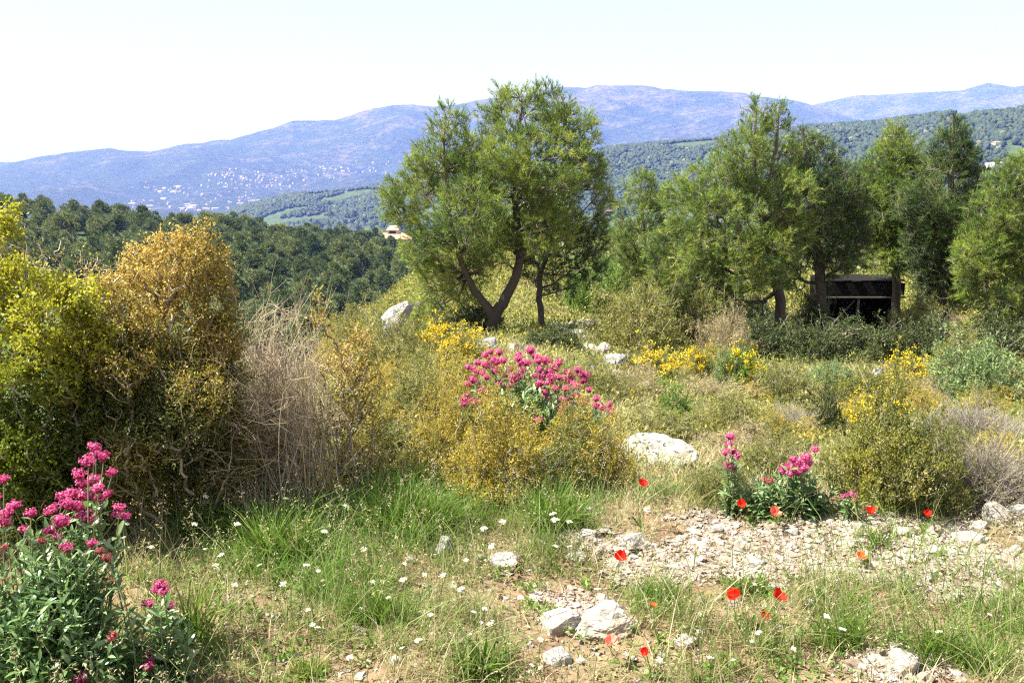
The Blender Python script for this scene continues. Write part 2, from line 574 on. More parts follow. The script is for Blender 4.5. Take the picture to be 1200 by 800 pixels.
M['valerian'] = leaf_mat('valerian_leaves', [(0, (.045, .105, .035)), (.5, (.15, .245, .085)), (1, (.34, .43, .25))], .3, .33, .6)
M['valstem'] = leaf_mat('valerian_stem', [(0, (.13, .17, .07)), (1, (.22, .22, .12))], 0, .6)
M['pink'] = leaf_mat('valerian_flowers', [(0, (.38, .025, .13)), (.4, (.72, .085, .33)), (1, (.88, .29, .55))], .35, .6)
M['pinkdull'] = leaf_mat('faded_valerian_flowers', [(0, (.28, .05, .07)), (1, (.55, .20, .20))], .35, .6)
M['poppy'] = leaf_mat('poppy_petal', [(0, (.60, .010, .005)), (1, (.78, .03, .012))], .45, .5, .2)
M['poppy_orange'] = leaf_mat('orange_poppy_petal', [(0, (.78, .10, .012)), (1, (.88, .20, .03))], .45, .5, .2)
M['poppy_pale'] = leaf_mat('faded_poppy_petal', [(0, (.78, .16, .12)), (1, (.85, .34, .27))], .45, .5, .2)
M['poppy_centre'] = m_plain('poppy_centre', (.03, .03, .02))
M['white'] = leaf_mat('white_florets', [(0, (.70, .69, .60)), (1, (.86, .85, .78))], .25, .6)
M['limestone'] = m_rock('limestone', (.44, .41, .385), (.20, .18, .165))
M['limestone_white'] = m_rock('white_limestone', (.50, .48, .46), (.24, .225, .215), (.36, .31, .25), 14.)
M['limestone_grey'] = m_rock('grey_limestone', (.34, .325, .335), (.17, .165, .17), (.30, .27, .22))
M['gravel'] = leaf_mat('limestone_chips', [(0, (.14, .10, .08)), (.45, (.235, .19, .16)), (1, (.37, .33, .30))], 0, .9, .15)
M['litter'] = leaf_mat('leaf_litter', [(0, (.10, .06, .035)), (.5, (.24, .16, .09)), (1, (.48, .38, .24))], .1, .85)
M['timber'] = m_plain('dark_timber', (.008, .007, .006), 1.0)
M['pale_timber'] = m_plain('pale_timber', (.09, .085, .08), .9)
M['wall'] = m_plain('rendered_wall', (.62, .52, .44), .9, .1, .6)
M['roof'] = m_plain('tile_roof', (.42, .24, .17), .9, .2, 2.5)
M['glassdark'] = m_plain('dark_window', (.03, .035, .04), .25, .1)
M['town'] = leaf_mat('town_render', [(0, (.22, .13, .10)), (.49, (.30, .18, .14)), (.5, (.42, .36, .33)), (1, (.62, .57, .54))], 0, .9)
M['metal'] = m_plain('galvanised_steel', (.22, .23, .24), .6)


def m_ground():
    m, nt, N, L = mat_new('stony_soil')
    g = N.new('ShaderNodeNewGeometry'); v = g.outputs['Position']
    a = noise_node(N, L, 2.2, 8, .6, v); b = noise_node(N, L, 30, 6, .7, v); c = noise_node(N, L, 9, 6, .6, v)
    soil = ramp(N, [(.3, (.09, .05, .034)), (.5, (.18, .11, .072)), (.68, (.29, .205, .14))]); L.new(c.outputs['Fac'], soil.inputs[0])
    straw = ramp(N, [(.35, (.13, .10, .055)), (.65, (.26, .20, .13))]); L.new(b.outputs['Fac'], straw.inputs[0])
    f1 = ramp(N, [(.42, (0, 0, 0)), (.58, (1, 1, 1))]); L.new(a.outputs['Fac'], f1.inputs[0])
    q = mixc(N, L, f1.outputs[0], soil.outputs[0], straw.outputs[0])
    at_ = N.new('ShaderNodeAttribute'); at_.attribute_name = 'tint'
    vo = N.new('ShaderNodeTexVoronoi'); vo.inputs['Scale'].default_value = 60; L.new(v, vo.inputs['Vector'])
    grav = ramp(N, [(0, (.34, .285, .24)), (.45, (.27, .21, .17)), (.75, (.17, .125, .09))]); L.new(vo.outputs['Distance'], grav.inputs[0])
    vary = ramp(N, [(.3, (.62, .6, .58)), (.7, (1, 1, 1))]); L.new(c.outputs['Fac'], vary.inputs[0])
    gr = mixc(N, L, 1.0, grav.outputs[0], vary.outputs[0], 'MULTIPLY')
    q = mixc(N, L, at_.outputs['Fac'], q, gr)
    finish(N, L, q, .95, b.outputs['Fac'], .7, .02, .1)
    return m


def m_hills():
    m, nt, N, L = mat_new('wooded_hillside')
    g = N.new('ShaderNodeNewGeometry'); v = g.outputs['Position']
    a = noise_node(N, L, .011, 6, .6, v); b = noise_node(N, L, .09, 6, .65, v)
    w = ramp(N, [(.35, (.03, .05, .022)), (.6, (.065, .09, .035))]); L.new(b.outputs['Fac'], w.inputs[0])
    fld = ramp(N, [(.35, (.06, .075, .03)), (.6, (.13, .13, .06))]); L.new(b.outputs['Fac'], fld.inputs[0])
    f = ramp(N, [(.71, (0, 0, 0)), (.76, (1, 1, 1))]); L.new(a.outputs['Fac'], f.inputs[0])
    q = mixc(N, L, f.outputs[0], w.outputs[0], fld.outputs[0])
    finish(N, L, q, .95, None, spec=.1)
    return m


def m_mountain():
    m, nt, N, L = mat_new('limestone_mountain')
    g = N.new('ShaderNodeNewGeometry'); v = g.outputs['Position']
    mp = N.new('ShaderNodeMapping'); L.new(v, mp.inputs['Vector']); mp.inputs['Scale'].default_value = (1, 1, 2.2)
    a = noise_node(N, L, .0028, 9, .66, mp.outputs[0]); b = noise_node(N, L, .022, 8, .7, mp.outputs[0])
    scrub = ramp(N, [(.3, (.014, .022, .014)), (.7, (.04, .05, .03))]); L.new(b.outputs['Fac'], scrub.inputs[0])
    rock = ramp(N, [(.3, (.05, .042, .045)), (.7, (.13, .11, .11))]); L.new(b.outputs['Fac'], rock.inputs[0])
    add = N.new('ShaderNodeMath'); add.operation = 'MULTIPLY_ADD'; add.inputs[1].default_value = .55
    L.new(b.outputs['Fac'], add.inputs[0]); L.new(a.outputs['Fac'], add.inputs[2])
    sx = N.new('ShaderNodeSeparateXYZ'); L.new(v, sx.inputs[0])
    hm = N.new('ShaderNodeMapRange'); hm.inputs[1].default_value = -150; hm.inputs[2].default_value = 500; hm.inputs[3].default_value = -.05; hm.inputs[4].default_value = .07
    L.new(sx.outputs[2], hm.inputs[0])
    ad2 = N.new('ShaderNodeMath'); L.new(add.outputs[0], ad2.inputs[0]); L.new(hm.outputs[0], ad2.inputs[1])
    f = ramp(N, [(.78, (0, 0, 0)), (1.02, (1, 1, 1))]); L.new(ad2.outputs[0], f.inputs[0])
    q = mixc(N, L, f.outputs[0], scrub.outputs[0], rock.outputs[0])
    finish(N, L, q, .95, None, spec=.05)
    return m


M['ground'] = m_ground(); M['hills'] = m_hills(); M['mountain'] = m_mountain()


def gb(px, py, cx, cy, rx, ry):
    return np.exp(-(((px - cx) / rx) ** 2 + ((py - cy) / ry) ** 2))


# ------------------------------------------------------------------ ground sheets
def gravel_mask(x, y, z):
    px, py = project(np.stack([x, y, z], 1))
    def blob(cx, cy, rx, ry): return np.exp(-(((px - cx) / rx) ** 2 + ((py - cy) / ry) ** 2) ** 1.5)
    m = np.maximum.reduce([blob(1010, 650, 230, 48), blob(1180, 635, 150, 40), blob(860, 640, 110, 34), blob(850, 612, 90, 18), blob(670, 722, 60, 28),
                           blob(1050, 785, 80, 25), blob(590, 665, 40, 14), blob(780, 662, 70, 24), blob(1120, 690, 70, 18), blob(700, 640, 60, 16)])
    m = m * (.95 + 1.1 * fbm(x * 3.2, y * 3.2, oct=3))
    return np.clip(m * 1.7 - .26, 0, 1) * ((y > 1.5) & (y < 4.6))


AZ = np.concatenate([np.linspace(-180, -60, 33)[:-1], np.linspace(-60, 60, 481), np.linspace(60, 180, 33)[1:]])


def ring_sheet(name, rs, mat, kind='structure', az=AZ):
    a = np.radians(az)
    RR, AA = np.meshgrid(rs, a, indexing='ij')
    x, y = RR * np.sin(AA), RR * np.cos(AA)
    z = ter(x.ravel(), y.ravel())
    V = np.stack([x.ravel(), y.ravel(), z], 1)
    n, m = RR.shape
    i = np.arange(n * m).reshape(n, m)
    q = np.stack([i[:-1, :-1], i[:-1, 1:], i[1:, 1:], i[1:, :-1]], -1).reshape(-1, 4)[:, ::-1]
    mb = MB()
    t = gravel_mask(V[:, 0], V[:, 1], V[:, 2]) if name == 'ground' else 0.0
    mb.add(V, q, t)
    o = mb.build(name, mat)
    return tag(o, kind=kind)


ring_sheet('ground', np.concatenate([[0.02], np.exp(np.linspace(math.log(.4), math.log(60), 330))]), M['ground'])
ring_sheet('hillside', np.exp(np.linspace(math.log(60), math.log(4200), 300)), M['hills'])
ring_sheet('mountain', np.concatenate([np.linspace(4200, 9400, 330), np.linspace(9450, 13600, 120)]), M['mountain'],
           az=np.concatenate([np.linspace(-180, -50, 33)[:-1], np.linspace(-50, 50, 901), np.linspace(50, 180, 33)[1:]]))


# ------------------------------------------------------------------ pines
DMUL = 4.2


def lobe_points(lobes, Y, dens, minr=.45, pine_=False):
    """scatter points through the outer part of overlapping lobes given as (px, py, radius px, depth offset)"""
    out, cen = [], []
    for l in lobes:
        px, py, rp = l[:3]; dy = l[3] if len(l) > 3 else 0
        if pine_: py, rp = py + 10 * max(0, min(1, (260 - py) / 120)), max(rp * .9, 5)
        c = at(px, py, Y + dy); r = rp * mpp(Y + dy)
        n = int(dens * DMUL * r * r)
        d = rdir(n)
        rad = r * rng.uniform(minr ** 3, 1.12, n) ** (1 / 3)
        p = c + d * rad[:, None] * np.array([1, 1, 1.0])
        q = 2.4 if pine_ else 11.
        keep = vnoise(p[:, 0] * q + 11, p[:, 1] * q, p[:, 2] * q) > (-.5 if pine_ else -.38)
        out.append(p[keep]); cen.append(np.repeat(c[None], keep.sum(), 0))
    return np.concatenate(out), np.concatenate(cen)


def pine(name, label, Y, trunks, lobes, mat, group=None, dens=95, nl=.095, nw=.0066, per=20, twigs=4, thick=.74):
    base_px = trunks[0][0][0]
    bx = at(trunks[0][0][0], trunks[0][0][1], Y)
    base = np.array([bx[0], Y, gh(bx[0], Y) - .06])
    root = empty(name, base, label, 'tree', group)
    tb = MB(); N0, par0 = [], []
    for ti, tr in enumerate(trunks):
        pts, rad = [], []
        for j, q in enumerate(tr):
            p = at(q[0], q[1], Y + (q[3] if len(q) > 3 else 0))
            if ti == 0 and j == 0: p = base.copy()
            pts.append(p); rad.append(q[2] * mpp(Y) * thick)
        C = catmull(pts, 6); rr = np.interp(np.linspace(0, 1, len(C)), np.linspace(0, 1, len(rad)), rad)
        if ti == 0: rr[:4] *= np.array([1.45, 1.22, 1.1, 1.04])
        C[1:-1] += rng.normal(size=C[1:-1].shape) * rr[1:-1, None] * .12
        tt = np.clip((.12 - rr) / .1, 0, 1) * .6
        tubes(tb, C[None], rr[None], 9, tt[None])
        k = len(N0)
        for i in range(0, len(C)):
            N0.append(C[i]); par0.append(-1 if i == 0 else k + i - 1)
            if i == 0 and ti > 0: par0[-1] = int(np.argmin(np.linalg.norm(np.array(N0[:k]) - C[0], axis=1)))
    N0 = np.array(N0); par0 = np.array(par0)
    hi = N0[:, 2] > base[2] + (N0[:, 2].max() - base[2]) * .28
    Tg, cen = lobe_points(lobes, Y, dens, .4, True)
    idx = np.where(hi)[0]
    # join only to the upper stem
    nodes, par = grow(N0[idx], np.array([list(idx).index(p) if p in idx else -1 for p in par0[idx]]), Tg)
    k0 = len(idx)
    cnt, ch = counts(par)
    rad = np.minimum(.0030 * cnt ** .43, .04)
    tint = np.clip(1 - rad / .03, .1, 1) * (.6 + .4 * rng.random(len(rad)))
    edge_tubes(tb, nodes, par, rad, k0, 4, tint)
    tw = nodes[k0:]; pa = nodes[par[k0:]]
    ctr = np.average(Tg, axis=0)
    # twigs and needles
    n = len(tw)
    base_d = nrm(nrm(tw - pa) * .7 + nrm(tw - ctr) * .45 + np.array([0, 0, .45]))
    P = np.repeat(tw, twigs, 0); D = nrm(np.repeat(base_d, twigs, 0) + .55 * rng.normal(size=(n * twigs, 3)) + np.array([0, 0, .12]))
    tl = rng.uniform(.07, .23, n * twigs)
    E = P + D * tl[:, None]
    tubes(tb, np.stack([P, E], 1), np.stack([np.full(len(P), .004), np.full(len(P), .002)], 1), 3, np.stack([rng.uniform(.4, 1, len(P))] * 2, 1))
    tb.build('trunk', M['bark'], root, origin=base)
    nb = MB()
    live = np.repeat(rng.random(n) > .09, twigs)
    ct = np.clip(.52 + .34 * vnoise(tw[:, 0] * 2.2, tw[:, 1] * 2.2, tw[:, 2] * 2.2) + .16 * rng.normal(size=n), 0, 1)
    Q = np.repeat(P[live], per, 0); QD = np.repeat(D[live], per, 0); ql = np.repeat(tl[live], per)
    s = rng.uniform(.15, 1.0, len(Q)) ** .8
    Q = Q + QD * (ql * s)[:, None]
    ND = nrm(QD * .9 + .75 * rdir(len(Q)) + np.array([0, 0, .1]))
    tint = np.clip(np.repeat(np.repeat(ct, twigs)[live], per) + .13 * rng.normal(size=len(Q)), 0, 1)
    needles(nb, Q, ND, nl * rng.uniform(.6, 1.15, len(Q)), nw, tint)
    nb.build('crown', mat, root, origin=base)
    return root


pine('pine_tree', 'tall pine with a forked dark trunk and broad airy crown above the middle pink flowers', 15.0,
     [[(579, 394, 13), (580, 372, 12), (600, 335, 9), (610, 300, 8, .1), (604, 240, 6, .2), (606, 180, 4), (612, 120, 2)],
      [(580, 372, 10), (560, 345, 7), (545, 318, 6, -.2), (528, 260, 4.5, -.3), (520, 190, 3), (522, 135, 1.5)],
      [(607, 300, 6), (640, 250, 5, .4), (660, 190, 3, .4), (662, 140, 1.5)]],
     [(524, 140, 24), (510, 180, 33, .2), (478, 235, 32, -.2), (462, 240, 18, .1), (505, 285, 36, -.4), (560, 185, 40, .3), (607, 130, 34), (643, 118, 26, -.2), (668, 150, 34, .3),
      (685, 200, 28, .5), (640, 195, 52, -.5), (600, 240, 50, .6), (555, 250, 44, -.6), (685, 262, 28, .5), (640, 270, 34, -.5), (515, 330, 28, -.3), (600, 180, 40, -.5), (545, 300, 30, .5),
      (500, 365, 24, .6), (575, 130, 16), (590, 104, 9), (628, 100, 9), (500, 215, 30, .5), (555, 212, 40, .1), (575, 290, 36, -.2), (540, 330, 26, .3), (640, 230, 40, .6), (700, 235, 16)],
     M['pine'], dens=145, thick=.62)
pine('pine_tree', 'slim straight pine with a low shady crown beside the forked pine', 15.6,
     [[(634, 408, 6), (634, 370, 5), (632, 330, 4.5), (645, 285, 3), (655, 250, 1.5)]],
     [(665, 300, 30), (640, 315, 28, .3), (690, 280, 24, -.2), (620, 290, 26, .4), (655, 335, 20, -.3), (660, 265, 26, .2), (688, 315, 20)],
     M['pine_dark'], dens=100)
pine('pine_tree', 'bushy bright green pine with twin tips, standing before the darkest pine', 17.0,
     [[(915, 408, 9), (912, 340, 8), (900, 280, 6.5), (884, 210, 4.5), (886, 130, 1.5)], [(912, 340, 6), (868, 270, 5, -.3), (850, 215, 2)], [(890, 235, 4), (908, 180, 3), (913, 125, 1.2)]],
     [(887, 138, 20), (913, 136, 15), (868, 180, 33, -.2), (838, 215, 36, .2), (903, 185, 32, .3), (812, 250, 33, -.2), (850, 265, 44, -.6), (890, 250, 42, .4), (826, 305, 38, -.3), (875, 315, 34, -.6),
      (795, 225, 22, .5), (788, 285, 20, .3), (800, 335, 24, -.2), (842, 350, 28, -.4), (875, 350, 22, -.2), (815, 365, 18, .2), (780, 315, 22), (805, 372, 18, -.2), (850, 375, 20, -.3), (890, 365, 18), (830, 330, 30), (770, 290, 16), (912, 120, 8), (884, 116, 8), (922, 230, 32, -.2), (900, 300, 36, -.3), (930, 270, 26), (865, 225, 34)],
     M['pine'], dens=135)
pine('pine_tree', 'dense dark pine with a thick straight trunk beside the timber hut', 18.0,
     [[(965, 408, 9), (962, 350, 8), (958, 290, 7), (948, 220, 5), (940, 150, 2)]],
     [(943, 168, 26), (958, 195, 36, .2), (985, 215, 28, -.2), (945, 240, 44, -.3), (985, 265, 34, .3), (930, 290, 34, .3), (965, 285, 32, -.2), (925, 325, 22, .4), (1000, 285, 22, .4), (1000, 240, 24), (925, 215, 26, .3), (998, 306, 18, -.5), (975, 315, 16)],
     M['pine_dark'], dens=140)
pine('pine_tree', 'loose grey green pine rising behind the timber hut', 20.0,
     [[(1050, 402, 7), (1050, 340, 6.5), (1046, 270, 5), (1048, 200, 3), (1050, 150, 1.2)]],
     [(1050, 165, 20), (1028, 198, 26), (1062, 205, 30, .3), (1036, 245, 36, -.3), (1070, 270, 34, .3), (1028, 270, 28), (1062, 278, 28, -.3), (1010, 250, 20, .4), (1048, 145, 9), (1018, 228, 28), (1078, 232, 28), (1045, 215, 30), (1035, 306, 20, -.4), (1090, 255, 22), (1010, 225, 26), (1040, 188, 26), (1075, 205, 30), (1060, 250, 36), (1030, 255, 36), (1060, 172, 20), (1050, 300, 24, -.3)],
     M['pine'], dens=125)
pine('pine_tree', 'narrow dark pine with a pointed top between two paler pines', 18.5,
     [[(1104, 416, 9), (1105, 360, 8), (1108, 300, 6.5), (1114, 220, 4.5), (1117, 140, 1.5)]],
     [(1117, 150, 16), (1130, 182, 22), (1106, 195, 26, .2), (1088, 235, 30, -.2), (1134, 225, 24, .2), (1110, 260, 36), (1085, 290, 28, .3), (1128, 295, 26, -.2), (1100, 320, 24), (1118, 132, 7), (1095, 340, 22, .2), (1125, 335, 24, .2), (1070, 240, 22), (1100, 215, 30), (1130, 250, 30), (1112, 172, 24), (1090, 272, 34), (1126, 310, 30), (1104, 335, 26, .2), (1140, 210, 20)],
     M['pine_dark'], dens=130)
pine('pine_tree', 'light green pine on slender bare stems at the edge of the pine group', 17.5,
     [[(1176, 424, 3.6), (1174, 380, 3.4), (1180, 320, 3), (1188, 250, 2.2), (1192, 190, 1)], [(1176, 415, 2.8), (1158, 380, 2.6), (1156, 330, 2.2), (1165, 260, 1.2)], [(1176, 418, 2.8), (1193, 385, 2.6), (1198, 330, 2.2), (1210, 260, 1.2)]],
     [(1190, 205, 24), (1164, 250, 32), (1200, 260, 38, .3), (1148, 300, 30, -.2), (1186, 315, 38, .2), (1225, 230, 34, .2), (1142, 338, 20), (1225, 310, 36), (1175, 350, 22, -.3), (1215, 360, 24), (1192, 185, 9), (1160, 285, 34), (1175, 220, 24), (1195, 300, 40), (1150, 325, 26), (1190, 360, 26), (1165, 375, 18), (1205, 395, 18)],
     M['pine'], dens=150)
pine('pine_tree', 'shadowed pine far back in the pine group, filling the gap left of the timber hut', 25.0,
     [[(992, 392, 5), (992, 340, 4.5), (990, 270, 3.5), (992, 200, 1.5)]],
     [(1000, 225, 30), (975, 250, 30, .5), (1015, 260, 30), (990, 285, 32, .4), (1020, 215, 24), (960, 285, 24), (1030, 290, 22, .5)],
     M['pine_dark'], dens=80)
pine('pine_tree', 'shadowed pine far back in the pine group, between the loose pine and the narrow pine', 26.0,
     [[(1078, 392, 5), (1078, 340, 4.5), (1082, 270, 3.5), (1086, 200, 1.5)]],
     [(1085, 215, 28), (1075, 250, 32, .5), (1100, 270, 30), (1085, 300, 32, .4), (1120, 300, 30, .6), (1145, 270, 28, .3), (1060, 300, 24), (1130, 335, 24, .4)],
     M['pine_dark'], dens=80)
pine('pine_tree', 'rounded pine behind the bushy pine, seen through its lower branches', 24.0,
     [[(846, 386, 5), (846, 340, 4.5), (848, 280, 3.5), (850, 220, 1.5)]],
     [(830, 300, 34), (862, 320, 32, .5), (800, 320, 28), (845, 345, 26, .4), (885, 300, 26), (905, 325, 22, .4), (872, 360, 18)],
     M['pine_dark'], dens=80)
pine('young_pine', 'thin young pine with sparse feathery branches, standing alone in the gap', 21.0,
     [[(760, 350, 3), (757, 300, 2.6), (753, 250, 2), (750, 208, .8)]],
     [(750, 220, 20), (742, 250, 26), (772, 235, 20, .2), (757, 285, 30), (728, 285, 20, -.2), (782, 270, 20), (770, 315, 24), (740, 315, 22), (755, 205, 10)],
     M['pine'], dens=120)


# ------------------------------------------------------------------ shrubs
def shrub_mesh(root, base, Tg, leaf_mat_, twig_mat, nleaf, L, W, spread, rootr=.12, tint_f=None, twig=.0016, tw_k=3, outward=.6, bend=.15, leafname='foliage'):
    """stems joined from a few points at the base to Tg, with leaves round every twig end"""
    nb = 7
    a = rng.uniform(0, 2 * math.pi, nb)
    N0 = base + np.stack([np.cos(a) * rootr * rng.random(nb), np.sin(a) * rootr * rng.random(nb), np.full(nb, -.03)], 1)
    nodes, par = grow(N0, np.full(nb, -1), Tg, .35)
    cnt, ch = counts(par)
    rad = np.minimum(twig * cnt ** .34, .0075)
    tb = MB(); edge_tubes(tb, nodes, par, rad, nb, tw_k, rng.uniform(0, 1, len(rad)), .12)
    tb.build('stems', twig_mat, root, origin=base)
    if nleaf:
        n = len(Tg)
        tw = nodes[nb:]; pa = nodes[par[nb:]]
        out = nrm(tw - base + np.array([0, 0, .1]))
        d0 = nrm(nrm(tw - pa) * .6 + out * outward + np.array([0, 0, .25]))
        P = np.repeat(tw, nleaf, 0); D = nrm(np.repeat(d0, nleaf, 0) + .8 * rng.normal(size=(n * nleaf, 3)))
        P = P + np.repeat(d0, nleaf, 0) * (rng.uniform(-.8, 1, n * nleaf) * spread)[:, None] + rng.normal(size=P.shape) * spread * .35
        t = tint_f(tw) if tint_f is not None else np.clip(.5 + .28 * vnoise(tw[:, 0] * 5, tw[:, 1] * 5, tw[:, 2] * 5) + .15 * rng.normal(size=n), 0, 1)
        t = np.clip(np.repeat(t, nleaf) + .12 * rng.normal(size=n * nleaf), 0, 1)
        lb = MB(); leaves(lb, P, D, L * rng.uniform(.6, 1.25, len(P)), W * rng.uniform(.7, 1.2, len(P)), t, bend)
        lb.build(leafname, leaf_mat_, root, origin=base)


def lobed_shrub(name, label, Y, lobes, dens, base_px, lm, tm, nleaf, L, W, spread, tint_f=None, minr=.3, rootr=.25, **kw):
    b = at(base_px, 500, Y); base = np.array([b[0], Y, gh(b[0], Y)])
    root = empty(name, base, label, 'shrub')
    Tg, _ = lobe_points(lobes, Y, dens, minr)
    Tg = Tg[Tg[:, 2] > ter(Tg[:, 0], Tg[:, 1]) + .03]
    shrub_mesh(root, base, Tg, lm, tm, nleaf, L, W, spread, rootr, tint_f, **kw)
    return root


# near bushes on the left
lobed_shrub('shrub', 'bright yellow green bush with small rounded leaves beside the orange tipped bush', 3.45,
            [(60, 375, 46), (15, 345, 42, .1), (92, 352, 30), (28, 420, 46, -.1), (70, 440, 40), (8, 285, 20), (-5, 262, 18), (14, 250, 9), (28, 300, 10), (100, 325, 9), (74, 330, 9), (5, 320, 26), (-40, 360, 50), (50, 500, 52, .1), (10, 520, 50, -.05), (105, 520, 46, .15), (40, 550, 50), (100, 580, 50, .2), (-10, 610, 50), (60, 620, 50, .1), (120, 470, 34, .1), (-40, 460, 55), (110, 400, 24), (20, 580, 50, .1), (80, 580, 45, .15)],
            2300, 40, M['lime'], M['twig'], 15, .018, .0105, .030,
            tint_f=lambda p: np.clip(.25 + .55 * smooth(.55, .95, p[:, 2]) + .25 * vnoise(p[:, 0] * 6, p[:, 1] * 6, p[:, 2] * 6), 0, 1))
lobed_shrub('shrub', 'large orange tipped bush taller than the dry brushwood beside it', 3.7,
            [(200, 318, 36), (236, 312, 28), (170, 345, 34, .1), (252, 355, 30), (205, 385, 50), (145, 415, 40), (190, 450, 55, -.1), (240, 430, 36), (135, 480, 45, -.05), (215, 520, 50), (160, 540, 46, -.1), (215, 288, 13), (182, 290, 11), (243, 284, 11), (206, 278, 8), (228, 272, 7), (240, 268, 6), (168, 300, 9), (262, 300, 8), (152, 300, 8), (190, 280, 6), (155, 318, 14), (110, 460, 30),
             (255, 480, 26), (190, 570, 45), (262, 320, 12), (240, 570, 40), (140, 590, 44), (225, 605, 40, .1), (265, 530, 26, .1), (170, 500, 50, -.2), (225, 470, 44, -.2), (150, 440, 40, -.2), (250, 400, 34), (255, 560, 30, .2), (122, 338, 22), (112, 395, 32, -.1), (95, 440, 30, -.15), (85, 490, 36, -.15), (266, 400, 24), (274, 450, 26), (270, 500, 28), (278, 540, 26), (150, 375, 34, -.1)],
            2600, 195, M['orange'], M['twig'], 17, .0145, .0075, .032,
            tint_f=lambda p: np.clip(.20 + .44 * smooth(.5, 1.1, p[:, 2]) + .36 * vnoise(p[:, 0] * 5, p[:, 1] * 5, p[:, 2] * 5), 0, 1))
lobed_shrub('shrub', 'leggy grey green bush whose bare twigs show behind the yellow green bush', 4.6,
            [(40, 300, 34), (80, 305, 30), (110, 320, 28), (15, 255, 16), (60, 340, 40), (120, 360, 30), (140, 310, 18), (10, 300, 30)],
            520, 70, M['olive'], M['twig'], 3, .016, .008, .03, twig=.002)
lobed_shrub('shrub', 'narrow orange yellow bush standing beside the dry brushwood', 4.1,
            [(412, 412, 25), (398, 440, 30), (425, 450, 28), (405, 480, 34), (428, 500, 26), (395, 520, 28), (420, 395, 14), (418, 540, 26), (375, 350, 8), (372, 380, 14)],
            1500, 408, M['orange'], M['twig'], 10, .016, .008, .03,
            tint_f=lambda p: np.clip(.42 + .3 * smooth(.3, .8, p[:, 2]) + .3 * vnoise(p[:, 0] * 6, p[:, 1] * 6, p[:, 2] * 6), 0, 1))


def brushwood():
    Y = 3.95
    b = at(324, 560, Y); base = np.array([b[0], Y, gh(b[0], Y)])
    n = 800
    mb = MB()
    bx = base[0] + rng.normal(size=n) * .13; by = Y + rng.normal(size=n) * .14
    tx = base[0] + rng.uniform(-.20, .13, n) + (bx - base[0]) * .4; ty = Y + rng.normal(size=n) * .25
    hgt = np.clip(rng.normal(.60, .2, n), .2, .95)
    m = 8
    t = np.linspace(0, 1, m)[None, :]
    P = np.zeros((n, m, 3))
    sw = rng.normal(size=(n, 2)) * .12
    wob = rng.normal(size=(n, m, 3)).cumsum(1) * .020
    P[:, :, 0] = bx[:, None] + (tx - bx)[:, None] * t ** 1.4 + sw[:, :1] * np.sin(t * math.pi) * .5 + sw[:, 1:] * t ** 3 * .9
    P[:, :, 1] = by[:, None] + (ty - by)[:, None] * t ** 1.3
    arch = rng.uniform(0, .9, n)[:, None]
    P[:, :, 2] = hgt[:, None] * (t * (1 + arch) - arch * t ** 2.4)
    P[:, :, 2] += ter(bx, by)[:, None]
    P += wob * t[..., None]
    r = rng.uniform(.0012, .0026, n)[:, None] * (1 - .75 * t)
    tubes(mb, P, r, 3, rng.beta(2, 2, n))
    # fine side twigs
    k = 3200
    i = rng.integers(0, n, k); j = rng.integers(3, m - 1, k)
    A = P[i, j]; d = nrm(P[i, j + 1] - A + .05 * rng.normal(size=(k, 3)))
    ln = rng.uniform(.06, .2, k)[:, None]
    tubes(mb, np.stack([A, A + d * ln * .5, A + d * ln + rng.normal(size=(k, 3)) * .015], 1), np.tile([.001, .0008, .0004], (k, 1)), 3, rng.beta(2.5, 1.6, k))
    o = mb.build('brushwood', M['brush'], origin=base)
    tag(o, 'tangle of dry tan brushwood stems between the orange bushes', 'shrub')


brushwood()

# shrub kinds: unit plants 1 m wide, copied over the slope
KIND = {
    'gold': (M['gold'], M['twig'], 15, .026, .0095, .036, 2300, .72),
    'olive': (M['olive'], M['twig'], 14, .030, .0095, .04, 2000, .62),
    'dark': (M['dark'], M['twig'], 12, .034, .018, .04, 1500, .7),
    'green': (M['green'], M['twig'], 12, .036, .016, .045, 1500, .7),
    'bluegreen': (M['bluegreen'], M['twig'], 12, .042, .016, .05, 1400, .75),
    'mauve': (M['olive'], M['mauve'], 1, .02, .006, .04, 4500, .7),
    'tan': (M['tan'], M['brush'], 9, .038, .006, .05, 1800, .6),
    'lime': (M['lime2'], M['twig'], 14, .028, .013, .04, 1700, .66),
}
PROTO = {}


def unit_points(n, hgt, seed):
    d = rdir(n); d[:, 2] = np.abs(d[:, 2])
    lump = 1 + .55 * fbm(d[:, 0] * 2.1 + seed * 7.3, d[:, 1] * 2.1, d[:, 2] * 2.1 + seed, oct=3)
    r = rng.uniform(.12, 1, n) ** (1 / 3)
    p = d * (.5 * lump * r)[:, None]
    k = rng.random(n) < .10
    p[k] *= rng.uniform(1.05, 1.5, k.sum())[:, None]
    p[:, 2] = p[:, 2] * 2 * hgt * .95 + .03
    p[:, :2] *= (1 - .25 * (p[:, 2:3] < .12))
    return p


